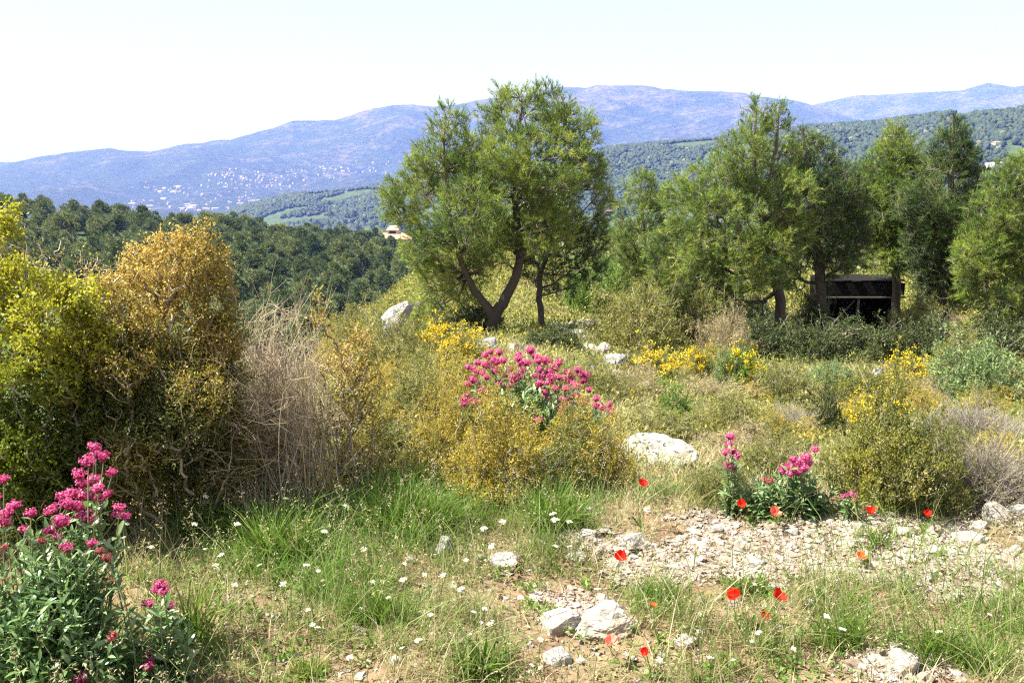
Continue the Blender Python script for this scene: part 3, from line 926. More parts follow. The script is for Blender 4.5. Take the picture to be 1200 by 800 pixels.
def twiggy(root, tm, lm, n=700):
    """a shrub of fine bare twigs fanning out from its foot"""
    d = rdir(n, .55); d[:, 2] = np.abs(d[:, 2]) + .1
    L = rng.uniform(.28, .62, n) * (1 + .3 * fbm(d[:, 0] * 2, d[:, 1] * 2, oct=2))
    m = 6; t = np.linspace(0, 1, m)[None, :, None]
    b = rng.normal(size=(n, 3)) * np.array([.12, .12, 0])
    P = b[:, None] + nrm(d)[:, None] * L[:, None, None] * t + rng.normal(size=(n, m, 3)).cumsum(1) * .012
    P[:, :, 2] = np.abs(P[:, :, 2]) + .01
    mb = MB()
    tubes(mb, P, np.linspace(.0045, .0016, m)[None] * rng.uniform(.7, 1.2, n)[:, None], 3, rng.random(n))
    k = 7000
    i = rng.integers(0, n, k); j = rng.integers(2, m - 1, k)
    A = P[i, j]; e = nrm(nrm(P[i, j + 1] - A) + .55 * rng.normal(size=(k, 3)) + np.array([0, 0, .3])); ln = rng.uniform(.05, .16, k)[:, None]
    tubes(mb, np.stack([A, A + e * ln * .5 + rng.normal(size=(k, 3)) * .006, A + e * ln], 1), np.tile([.0020, .0016, .001], (k, 1)), 3, rng.beta(2.2, 1.8, k))
    mb.build('stems', tm, root)
    q = A + e * ln
    lb = MB(); s_ = rng.random(k) < .8
    leaves(lb, q[s_], rdir(s_.sum(), .4), .022, .007, rng.random(s_.sum()), .1)
    lb.build('foliage', lm, root)


def proto(kind, v, bloom):
    key = (kind, v, bloom)
    if key in PROTO: return None, PROTO[key]
    lm, tm, nl, L, W, sp, n, hg = KIND[kind]
    root = empty('flowering_shrub' if bloom else 'shrub', (0, 0, 0), None, 'shrub')
    if kind == 'mauve':
        twiggy(root, tm, lm)
        PROTO[key] = root
        return root, root
    Tg = unit_points(n, hg, v + len(PROTO))
    shrub_mesh(root, np.zeros(3), Tg, lm, tm, nl, L, W, sp, .10, twig=.0020)
    if bloom:
        fb = MB()
        top = Tg[(np.linalg.norm(Tg * np.array([2, 2, 1.4]), axis=1) > .62) & (Tg[:, 2] > .18)]
        top = top[vnoise(top[:, 0] * 6, top[:, 1] * 6, top[:, 2] * 6 + 3) > -.08]
        k = 6
        P = np.repeat(top, k, 0) + rng.normal(size=(len(top) * k, 3)) * .022 + np.repeat(nrm(top), k, 0) * .05
        leaves(fb, P, rdir(len(P), .4), .030, .026, rng.random(len(P)), .1)
        o = fb.build('blossom', M['yflower'], root); o['kind'] = 'stuff'
    PROTO[key] = root
    return root, root


_cnt = [0]


def shrub(label, kind, x, y, w, h, bloom=False, group=None, Y=None):
    _cnt[0] += 1
    v = _cnt[0] % 2
    new, r = proto(kind, v, bloom)
    o = new if new is not None else copy_tree(r)
    p = hit(x, y) if Y is None else None
    if Y is not None:
        q = at(x, y, Y); p = np.array([q[0], Y, gh(q[0], Y)])
    s = mpp(p[1])
    hg = KIND[kind][7]
    o.location = (p[0], p[1] + w * s * .3, gh(p[0], p[1] + w * s * .3) - .02)
    o.scale = (w * s, (w * s) * .9, h * s / hg * 1.0)
    o.rotation_euler = (0, 0, rng.uniform(0, 6.28))
    o['label'] = label
    o['category'] = 'shrub'
    if group: o['group'] = group
    return o


SH = [
    # label, kind, x, base y, width, height (picture pixels), bloom
    ('broad golden olive mound just before the middle pink flowers', 'gold', 575, 592, 130, 112, 0),
    ('golden mound between the middle pink flowers and the white boulder', 'gold', 690, 578, 105, 92, 0),
    ('golden mound touching the narrow orange yellow bush', 'gold', 520, 560, 90, 90, 0),
    ('olive grey mound behind the three golden mounds', 'olive', 480, 515, 100, 70, 0),
    ('yellow olive mound on the slope below the rock outcrop', 'gold', 540, 490, 110, 66, 0),
    ('low olive mound under the rock outcrop', 'olive', 462, 450, 110, 56, 0),
    ('small gold mound right behind the narrow orange yellow bush', 'gold', 455, 480, 70, 50, 0),
    ('olive shrub hanging over the edge of the slope beside the dry brushwood', 'olive', 425, 428, 90, 50, 0),
    ('small olive shrub at the lip of the slope before the rock outcrop', 'gold', 400, 430, 60, 44, 0),
    ('yellow blossoming shrub below the forked pine', 'olive', 520, 432, 80, 44, 1),
    ('green shrub leaning on the foot of the forked pine', 'olive', 500, 400, 80, 44, 0),
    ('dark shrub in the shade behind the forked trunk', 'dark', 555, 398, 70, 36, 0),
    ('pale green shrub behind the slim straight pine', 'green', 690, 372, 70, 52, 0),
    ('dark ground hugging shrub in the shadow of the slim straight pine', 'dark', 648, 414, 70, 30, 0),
    ('big yellow green mound beside the stony path', 'olive', 752, 420, 110, 74, 0),
    ('olive mound behind the yellow flowers, before the bushy pine', 'lime', 812, 415, 90, 62, 0),
    ('dry straw coloured shrub at the foot of the bushy pine', 'tan', 855, 425, 70, 56, 0),
    ('low shrub full of yellow blossom beside the grey stone pile', 'olive', 775, 452, 80, 34, 1),
    ('tall yellow blossoming shrub in front of the straw coloured shrub', 'olive', 822, 452, 52, 46, 1),
    ('rounded yellow blossoming shrub before the bushy pine trunk', 'green', 874, 465, 56, 54, 1),
    ('grey green shrub beside the rounded yellow blossoming shrub', 'bluegreen', 858, 462, 44, 46, 0),
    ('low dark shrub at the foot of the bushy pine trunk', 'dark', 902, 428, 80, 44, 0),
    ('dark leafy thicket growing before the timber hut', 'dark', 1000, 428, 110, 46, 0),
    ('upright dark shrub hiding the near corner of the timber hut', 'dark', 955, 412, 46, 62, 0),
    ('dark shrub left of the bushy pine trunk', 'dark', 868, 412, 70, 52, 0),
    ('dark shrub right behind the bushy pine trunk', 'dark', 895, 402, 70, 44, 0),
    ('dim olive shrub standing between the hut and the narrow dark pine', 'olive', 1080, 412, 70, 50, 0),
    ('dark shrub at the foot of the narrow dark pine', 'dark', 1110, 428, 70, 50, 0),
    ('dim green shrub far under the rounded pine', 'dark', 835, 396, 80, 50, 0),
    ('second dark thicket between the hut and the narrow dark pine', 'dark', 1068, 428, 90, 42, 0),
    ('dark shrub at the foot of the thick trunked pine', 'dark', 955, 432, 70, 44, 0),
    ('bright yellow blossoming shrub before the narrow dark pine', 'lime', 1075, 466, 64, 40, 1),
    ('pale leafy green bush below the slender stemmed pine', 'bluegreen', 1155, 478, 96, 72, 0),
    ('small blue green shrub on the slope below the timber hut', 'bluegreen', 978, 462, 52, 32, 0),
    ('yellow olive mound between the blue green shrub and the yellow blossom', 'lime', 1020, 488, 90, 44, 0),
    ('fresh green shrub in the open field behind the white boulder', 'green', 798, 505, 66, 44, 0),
    ('olive mound behind the pink spire', 'olive', 870, 525, 110, 50, 0),
    ('mauve brown dead shrub in the middle of the slope', 'mauve', 930, 520, 74, 56, 0),
    ('dark green upright shrub on the open slope', 'dark', 970, 520, 46, 56, 0),
    ('wide olive mound just behind the white boulder', 'olive', 770, 526, 110, 34, 0),
    ('olive mound between the white boulder and the pink spire', 'olive', 846, 594, 84, 44, 0),
    ('olive shrub behind the bushy pink flowers on the bank', 'olive', 905, 568, 90, 46, 0),
    ('large dark olive shrub beside the bushy pink flowers', 'lime', 1045, 604, 130, 122, 0),
    ('brown olive shrub between the large dark shrub and the mauve shrubs', 'olive', 1105, 604, 80, 84, 0),
    ('large mauve grey twiggy shrub above the white stones', 'mauve', 1165, 600, 130, 96, 0),
    ('mauve grey twiggy shrub under the pale leafy green bush', 'mauve', 1165, 522, 110, 56, 0),
    ('small mauve shrub behind the brown olive shrub', 'mauve', 1105, 520, 60, 44, 0),
    ('yellow flecked mound behind the large dark olive shrub', 'lime', 1040, 510, 80, 40, 1),
    ('straw coloured shrub behind the middle pink flowers', 'tan', 745, 470, 80, 36, 0),
    ('straw coloured clump behind the fresh green shrub', 'tan', 845, 478, 80, 30, 0),
    ('grey green mound beside the grey stone pile', 'olive', 690, 470, 80, 40, 0),
    ('olive shrub between the mauve brown shrub and the blue green shrub', 'olive', 925, 480, 80, 40, 0),
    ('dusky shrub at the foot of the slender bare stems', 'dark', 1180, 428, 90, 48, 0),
    ('small dusky shrub between the narrow dark pine and the slender stems', 'olive', 1128, 440, 60, 40, 0),
    ('bushy green shrub in the gap beyond the stony path', 'green', 715, 350, 70, 40, 0),
    ('olive shrub at the foot of the thin young pine', 'olive', 770, 366, 70, 36, 0),
    ('low straw clump above the stony path', 'tan', 735, 382, 60, 26, 0),
    ('dark small bush under the dry brushwood', 'dark', 455, 565, 70, 60, 0),
]
for (lb, kd, x, y, w, h, bl) in SH:
    shrub(lb, kd, x, y, w, h, bool(bl))

done = 0
while done < 60:
    x, y = rng.uniform(440, 1190), rng.uniform(440, 590)
    if gb(np.array(x), np.array(y), 625, 490, 100, 60) > .35 or gb(np.array(x), np.array(y), 777, 550, 95, 50) > .37 or (x > 820 and y > 560) or (abs(x - 910) < 80 and y > 540): continue
    q = hit(x, y)
    if q is None or q[0] < np.interp(q[1], EDGE_Y, EDGE_X) + .3: continue
    sc = rng.uniform(.8, 1.4) * .42 / mpp(q[1])
    shrub('low cushion shrub of olive or gold, one of many scattered over the open slope', ['olive', 'gold', 'olive', 'lime', 'gold', 'olive', 'dark', 'tan'][rng.integers(0, 8)], x, y, sc, sc * rng.uniform(.32, .55), False, 'low cushion shrubs over the open slope')
    done += 1

# ------------------------------------------------------------------ rocks
def rock(label, x, y, w, h, mat='limestone', depth=.8, seed=0, sink=.25, Y=None, name='rock', sub=4, flat=.0, group=None, rot=None, tilt=0):
    p = hit(x, y) if Y is None else at(x, y, Y)
    s = mpp(p[1])
    V, Fc = ico(sub)
    V = V.copy()
    g = np.random.default_rng(seed + 100)
    # chipped facets
    for _ in range(13):
        d = nrm(g.normal(size=3)); c = g.uniform(.55, .9)
        e = V @ d - c
        V = V - np.where(e > 0, e, 0)[:, None] * d[None] * .92
    V += nrm(V) * (.09 * fbm(V[:, 0] * 2.2 + seed, V[:, 1] * 2.2, V[:, 2] * 2.2, oct=5))[:, None]
    V += nrm(V) * (.03 * (1 - np.abs(fbm(V[:, 0] * 5 + seed, V[:, 1] * 5, V[:, 2] * 9, oct=3))))[:, None]
    V = V * np.array([w * s / 2 / .85, w * s / 2 * depth / .85, h * s / .95 / (1.5)])
    if tilt:
        c_, s_ = math.cos(R(tilt)), math.sin(R(tilt))
        V = np.stack([V[:, 0] * c_ - V[:, 2] * s_, V[:, 1], V[:, 0] * s_ + V[:, 2] * c_], 1)
    mb = MB(); mb.add(V, Fc)
    o = mb.build(name, M[mat], smooth_=False)
    z = p[2] if Y is not None else p[2] + V[:, 2].max() * (1 - 2 * sink)
    yy = p[1] + w * s * depth * .35
    if Y is None: z = gh(p[0], yy) + V[:, 2].max() * (1 - 2 * sink)
    o.location = (p[0], yy, z)
    o.rotation_euler = (0, 0, rng.uniform(-.3, .3) if rot is None else R(rot))
    return tag(o, label, 'rock', group)


rock('big white boulder lying among the olive mounds', 777, 547, 84, 44, 'limestone_white', seed=60, depth=.75, sub=5, sink=.30)
rock('long flat pale rock beside the pale pink poppy', 712, 746, 70, 40, seed=2, sub=5, sink=.38, tilt=8)
rock('broken pale rock half buried beside the long flat rock', 655, 742, 56, 34, seed=3, sub=5, sink=.45)
rock('small white stone in the grass below the middle golden mound', 592, 668, 40, 20, seed=4, sink=.3)
rock('grey stone at the back of the grass, left of the small white stone', 521, 652, 22, 26, 'limestone_grey', seed=5, sink=.3)
rock('pale stone between the two green grass tufts and the gravel', 745, 645, 36, 22, seed=6, sink=.3)
rock('small pale stone touching the gravel patch', 690, 632, 24, 14, seed=7, sink=.35)
rock('thin pale slab near the single red poppy', 678, 658, 26, 12, seed=8, sink=.35)
rock('grey stone below the broken pale rock', 655, 778, 36, 22, 'limestone_grey', seed=9, sink=.4)
rock('pale stone sunk in the gravel at the near edge', 1062, 788, 40, 32, seed=10, sink=.43)
rock('white stone in front of the mauve shrubs', 1172, 614, 40, 32, seed=61, sink=.38)
rock('larger white stone at the end of the gravel bank', 1205, 616, 48, 30, seed=63, sink=.38)
rock('flat pale stone lying in the middle of the gravel', 975, 682, 22, 12, seed=13, sink=.35)
rock('grey flat stone at the left of the gravel', 886, 664, 26, 14, 'limestone_grey', seed=14, sink=.35)
rock('pale stone under the yellowed grass on the gravel', 1140, 640, 40, 16, seed=15, sink=.4)
rock('small pale stone near the two open red poppies', 805, 758, 26, 18, seed=16, sink=.35)
rock('steep pale rock outcrop at the edge of the slope', 464, 374, 52, 20, 'limestone_grey', seed=36, depth=.6, sub=5, tilt=44, Y=13.2, rot=0)
rock('rounded grey rock at the foot of the forked pine', 572, 416, 26, 20, 'limestone_grey', seed=18, sink=.25, Y=None)
rock('pale round rock between the two middle trunks', 604, 415, 18, 14, seed=19, sink=.2)
rock('grey rock standing on top of the stone pile', 722, 438, 30, 26, 'limestone_grey', seed=20, sink=.15)
rock('broad lavender grey rock at the front of the stone pile', 720, 448, 32, 18, 'limestone_grey', seed=21, sink=.2)
rock('small grey rock beside the stone pile', 694, 448, 22, 16, 'limestone_grey', seed=22, sink=.2)
rock('pale stone above the stone pile', 708, 422, 22, 20, seed=23, sink=.2)
rock('pale slab at the top of the stony path', 684, 388, 44, 12, seed=24, sink=.2)
rock('narrow pale slab halfway down the stony path', 678, 404, 34, 15, seed=25, sink=.15)
rock('small pale slab at the bottom of the stony path', 690, 416, 28, 13, seed=26, sink=.15)
rock('small lilac stone on the slope below the timber hut', 1028, 448, 14, 14, 'limestone_grey', seed=27, sink=.1)
for q, (x, y, w) in enumerate([(640, 640, 14), (560, 655, 12), (620, 690, 14), (745, 690, 14), (775, 770, 12), (840, 625, 16), (930, 628, 18), (990, 640, 16), (1060, 628, 20), (1095, 650, 18), (1160, 660, 16), (1025, 668, 16),
                               (905, 690, 12), (1190, 650, 18), (1120, 705, 16), (950, 710, 12), (705, 705, 16), (480, 660, 12), (1010, 622, 16), (1150, 622, 18), (870, 640, 14), (835, 668, 14), (1088, 680, 12)]):
    rock('small pale limestone lump lying on the stony ground', x, y, w, w * .6, seed=40 + q, sub=3, sink=.3, name='stone', group='small stones scattered on the stony ground')

# ------------------------------------------------------------------ loose ground stuff
def near_points(n, pxr, pyr, accept=None):
    """ground points whose picture position falls inside a range"""
    px = rng.uniform(*pxr, n); py = rng.uniform(*pyr, n)
    d = np.stack([(px - 600) / F, CP - (py - 400) / F * SP, -SP - (py - 400) / F * CP], 1)
    t = -EYE / d[:, 2]
    for _ in range(10):
        P = np.array([0, 0, EYE]) + d * t[:, None]
        z = ter(P[:, 0], P[:, 1])
        t = t * .4 + .6 * (z - EYE) / d[:, 2]
    P = np.array([0, 0, EYE]) + d * t[:, None]
    P[:, 2] = ter(P[:, 0], P[:, 1])
    return P, px, py


def field(n, xr, yr):
    P = np.zeros((n, 3)); P[:, 0] = rng.uniform(*xr, n); P[:, 1] = rng.uniform(*yr, n)
    P[:, 2] = ter(P[:, 0], P[:, 1])
    px, py = project(P)
    return P, px, py


# gravel chips
P, px, py = field(90000, (-1.2, 3.9), (2.2, 4.7))
g = gravel_mask(P[:, 0], P[:, 1], P[:, 2])
P = P[(rng.random(len(P)) < g * .95 + .03)]
n = len(P)
V0, F0 = ico(1)
sz = np.clip(rng.lognormal(math.log(.0052), .6, n), .002, .022)
V = V0[None] * (1 + .35 * rng.normal(size=(n, len(V0), 1)))
V = V * sz[:, None, None] * np.stack([rng.uniform(.8, 1.5, n), rng.uniform(.8, 1.5, n), rng.uniform(.4, .8, n)], 1)[:, None, :]
a = rng.uniform(0, 6.28, n); c_, s_ = np.cos(a)[:, None], np.sin(a)[:, None]
V = np.stack([V[..., 0] * c_ - V[..., 1] * s_, V[..., 0] * s_ + V[..., 1] * c_, V[..., 2]], -1) + P[:, None] + np.array([0, 0, .003])
mb = MB(); mb.add(V.reshape(-1, 3), (np.arange(n)[:, None, None] * len(V0) + F0[None]).reshape(-1, 3), np.repeat(rng.beta(2.2, 1.6, n), len(V0)))
tag(mb.build('gravel', M['gravel'], smooth_=False), 'pale limestone gravel strewn over the bare ground', 'gravel', kind='stuff')

# litter: dead leaves and twigs
P, px, py = field(24000, (-3.4, 4.6), (1.6, 5.5))
n = len(P)
mb = MB()
D = rdir(n); D[:, 2] = np.abs(D[:, 2]) * .25; D = nrm(D)
leaves(mb, P + np.array([0, 0, .006]), D, rng.uniform(.012, .035, n), rng.uniform(.005, .014, n), rng.random(n), .15)
P, px, py = field(5000, (-3.4, 4.6), (1.6, 5.5)); n = len(P)
D = rdir(n); D[:, 2] = np.abs(D[:, 2]) * .3; D = nrm(D); ln = rng.uniform(.03, .16, n)[:, None]
tubes(mb, np.stack([P, P + D * ln * .5 + .006 * rng.normal(size=(n, 3)), P + D * ln], 1) + np.array([0, 0, .006]), np.tile([.0014, .0012, .0007], (n, 1)), 3, rng.beta(2, 1.5, n))
tag(mb.build('leaf_litter', M['litter']), 'dead leaves and broken twigs on the soil', 'litter', kind='stuff')

# meadow grass near the camera
P, px, py = field(270000, (-3.2, 4.4), (1.7, 5.0))
g = gravel_mask(P[:, 0], P[:, 1], P[:, 2])
pat = fbm(P[:, 0] * 1.7 + 4, P[:, 1] * 1.7, oct=4)
fine = fbm(P[:, 0] * 6, P[:, 1] * 6, oct=3)
greenz = np.maximum.reduce([gb(px, py, 470, 605, 90, 40), gb(px, py, 650, 610, 60, 35), gb(px, py, 330, 640, 50, 45) * .7, gb(px, py, 1000, 735, 190, 45) * .8, gb(px, py, 1150, 770, 110, 45), gb(px, py, 770, 700, 80, 50) * .85,
                            gb(px, py, 420, 740, 90, 60) * .7, gb(px, py, 880, 690, 50, 30), gb(px, py, 1050, 650, 60, 30) * .7, gb(px, py, 570, 770, 80, 50) * .7, gb(px, py, 720, 790, 150, 30) * .8])
densm = np.clip(.50 + .55 * pat + .35 * fine + .6 * greenz, .06, 1) * (1 - .86 * smooth(.1, .7, g))
keep = (rng.random(len(P)) < densm * .85)
P, pat, fine, greenz, g = P[keep], pat[keep], fine[keep], greenz[keep], g[keep]
n = len(P)
H = np.clip(rng.lognormal(math.log(.060), .55, n) * (1 + .5 * fine) * (1 + .7 * greenz), .02, .34)
lean = rng.normal(size=(n, 2)) * .5
lean += np.stack([vnoise(P[:, 0] * 3, P[:, 1] * 3), vnoise(P[:, 0] * 3 + 9, P[:, 1] * 3)], 1) * .4
tint = np.clip(.42 + .36 * pat + .45 * greenz + .20 * rng.normal(size=n), 0, 1)
mb = MB(); blades(mb, P - np.array([0, 0, .004]), H, lean, rng.uniform(.0018, .0042, n), tint)
# seed heads
k = rng.random(n) < .035
S = P[k]; hs = rng.uniform(.14, .34, k.sum()); ls = rng.normal(size=(k.sum(), 2)) * .35
blades(mb, S, hs, ls, .0014, np.clip(.12 + .1 * rng.normal(size=k.sum()), 0, 1))
tip = S + np.concatenate([ls, np.zeros((k.sum(), 1))], 1) * hs[:, None] * .96 + np.array([0, 0, 1.]) * (hs * (1 - .35 * np.minimum(np.linalg.norm(ls, axis=1), 1.6)))[:, None] * .98
q = 7
TP = np.repeat(tip, q, 0) + rng.normal(size=(len(tip) * q, 3)) * np.array([.006, .006, .016])
leaves(mb, TP, rdir(len(TP), .6), .013, .0035, np.clip(.08 + .1 * rng.random(len(TP)), 0, 1))
# low broad leaved herbs
P2, px2, py2 = field(5200, (-3.2, 4.4), (1.7, 5.0))
g2 = gravel_mask(P2[:, 0], P2[:, 1], P2[:, 2])
P2 = P2[(fbm(P2[:, 0] * 2.4 + 30, P2[:, 1] * 2.4, oct=3) > -.1) & (g2 < .35)]
k = 9
n2 = len(P2)
D = rdir(n2 * k, .55)
leaves(mb, np.repeat(P2, k, 0) + rng.normal(size=(n2 * k, 3)) * np.array([.016, .016, .004]) + np.array([0, 0, .015]), D, rng.uniform(.016, .042, n2 * k), rng.uniform(.006, .015, n2 * k),
       np.repeat(np.clip(.72 + .22 * rng.normal(size=n2), .3, 1), k), .1)
tag(mb.build('grass', M['grass']), 'short mixed green and straw coloured grass over the near ground', 'grass', kind='stuff')

# dry grass and low growth over the slope
P, px, py = field(120000, (-6, 14), (4.4, 24))
keep = (px > -260) & (px < 1460) & (rng.random(len(P)) < np.clip(9 / P[:, 1], .15, 1)) & (P[:, 0] > np.interp(P[:, 1], EDGE_Y, EDGE_X) - 1.5)
P = P[keep]; n = len(P)
pat = fbm(P[:, 0] * .8, P[:, 1] * .8, oct=4)
k = 3
PP = np.repeat(P, k, 0) + rng.normal(size=(n * k, 3)) * np.array([.05, .05, 0])
PP[:, 2] = ter(PP[:, 0], PP[:, 1])
mb = MB()
blades(mb, PP, rng.uniform(.05, .20, n * k), rng.normal(size=(n * k, 2)) * .5, .0035 + .0007 * PP[:, 1], np.clip(.36 + .25 * np.repeat(pat, k) + .15 * rng.normal(size=n * k), 0, 1))
tag(mb.build('dry_grass', M['grass']), 'long dry grass over the slope between the shrubs', 'grass', kind='stuff')

P, px, py = field(32000, (-9, 22), (4.5, 46))
keep = (px > -260) & (px < 1460) & (P[:, 0] > np.interp(P[:, 1], EDGE_Y, EDGE_X) - 7) & (fbm(P[:, 0] * .7 + 50, P[:, 1] * .7, oct=3) > -.25)
P = P[keep]; n = len(P)
k = 26
sz = rng.uniform(.08, .24, n) * (1 + P[:, 1] / 40)
D = rdir(n * k); D[:, 2] = np.abs(D[:, 2])
Q = np.repeat(P, k, 0) + D * np.repeat(sz, k)[:, None] * rng.uniform(.5, 1, n * k)[:, None]
mb = MB()
lw = np.repeat(.008 + .0013 * P[:, 1], k)
leaves(mb, Q, nrm(D + .7 * rdir(n * k)), lw * 2.2, lw, np.clip(np.repeat(np.clip(.5 + .3 * rng.normal(size=n), 0, 1), k) + .12 * rng.normal(size=n * k), 0, 1), .1)
tag(mb.build('undergrowth', M['olive']), 'low olive undergrowth filling the slope between the shrubs', 'undergrowth', kind='stuff')


# ------------------------------------------------------------------ grass tufts
def tuft(label, x, y, w, h, n=420, wid=.0045, lean=.45, broad=False, hue=0.):
    p = hit(x, y); s = mpp(p[1])
    kc = 6
    ca = rng.uniform(0, 6.28, kc); cr = np.sqrt(rng.random(kc)) * w * s * .33
    pick_ = rng.choice(kc, n, p=rng.dirichlet(np.ones(kc) * 2.5))
    ch_ = rng.uniform(.5, 1.1, kc)[pick_]
    a = rng.uniform(0, 6.28, n); r = np.sqrt(rng.random(n)) * w * s * .14
    P = np.stack([p[0] + np.cos(a) * r + (np.cos(ca) * cr)[pick_], p[1] + .08 + np.sin(a) * r * .8 + (np.sin(ca) * cr * .7)[pick_], np.zeros(n)], 1)
    P[:, 2] = ter(P[:, 0], P[:, 1]) - .005
    mb = MB()
    ln = np.stack([np.cos(a), np.sin(a)], 1) * (r / (w * s * .14) * lean)[:, None] + rng.normal(size=(n, 2)) * .3 + (rng.normal(size=(kc, 2)) * .25)[pick_]
    blades(mb, P, h * s * ch_ * rng.uniform(.35, 1.2, n), ln, wid * rng.uniform(.6, 1.3, n), np.clip(.5 + hue + .22 * rng.normal(size=n), 0, 1))
    o = mb.build('grass_tuft', M['tuft'], origin=(p[0], p[1] + .08, gh(p[0], p[1])))
    return tag(o, label, 'grass')


tuft('tall bright green grass tuft in front of the dry brushwood', 330, 668, 90, 96, 700)
tuft('wide bright green grass tuft in front of the dark small bush', 475, 628, 120, 74, 900)
tuft('green grass tuft under the broad golden olive mound', 645, 628, 110, 66, 620)
tuft('broad leaved green tuft at the near edge of the ground', 555, 806, 84, 62, 150, .011, .7)
tuft('yellow green low tuft at the near edge beside the small pink plant', 362, 806, 80, 36, 420, .004, .6, hue=.3)
tuft('soft green tuft between the two open red poppies', 885, 706, 46, 36, 240)
tuft('green tuft beneath the orange tipped bush', 235, 636, 90, 84, 500, .004, hue=-.2)
tuft('sparse green tuft behind the single orange poppy on gravel', 1030, 655, 60, 34, 160, .004)
tuft('long green grass clump in the near corner', 1130, 800, 150, 66, 600, .0035)
tuft('thin green grass clump below the two open red poppies', 985, 765, 110, 60, 420, .0034)
tuft('green grass clump beside the long flat pale rock', 770, 720, 80, 66, 320, .0036)
tuft('loose green clump in the middle of the near grass', 440, 745, 100, 60, 420, .0036)
tuft('upright yellow green leaves beside the small pink plant', 215, 770, 60, 110, 160, .006, .35, hue=.2)


# ------------------------------------------------------------------ valerian
def head_mesh(seed, n=120):
    g = np.random.default_rng(seed)
    d = nrm(g.normal(size=(n, 3))); d[:, 2] = d[:, 2] * .7 + .3; d = nrm(d)
    lump = .72 + .5 * vnoise(d[:, 0] * 2.5 + seed, d[:, 1] * 2.5, d[:, 2] * 2.5)
    P = d * lump[:, None] * g.uniform(.65, 1, n)[:, None] * np.array([1, 1, .85])
    mb = MB()
    A, B = perp(d)
    t = g.random(n)
    k = 5
    V = [P]
    for i in range(k):
        an = 2 * math.pi * i / k
        V.append(P + (A * math.cos(an) + B * math.sin(an)) * .155 + d * .06)
        V.append(P + (A * math.cos(an + .63) + B * math.sin(an + .63)) * .06 + d * .03)
    V = np.stack(V, 1)
    f = [[0, 1 + j, 1 + (j + 1) % (2 * k)] for j in range(2 * k)]
    mb.add(V.reshape(-1, 3), (np.arange(n)[:, None, None] * (2 * k + 1) + np.array(f)[None]).reshape(-1, 3), np.repeat(t, 2 * k + 1))
    # buds and stalks inside
    tubes(mb, np.stack([np.tile([0, 0, -.75], (n, 1)) * 1.0, P], 1), np.tile([.03, .02], (n, 1)), 3, .1)
    return mb


HEAD = [head_mesh(i).build('flower_head', M['pink']) for i in range(4)]
HEADP = []
for o in HEAD:
    COL.objects.unlink(o)
DULL = []
for o in HEAD[:2]:
    d = o.copy(); d.data = o.data.copy(); d.data.materials[0] = M['pinkdull']; DULL.append(d)


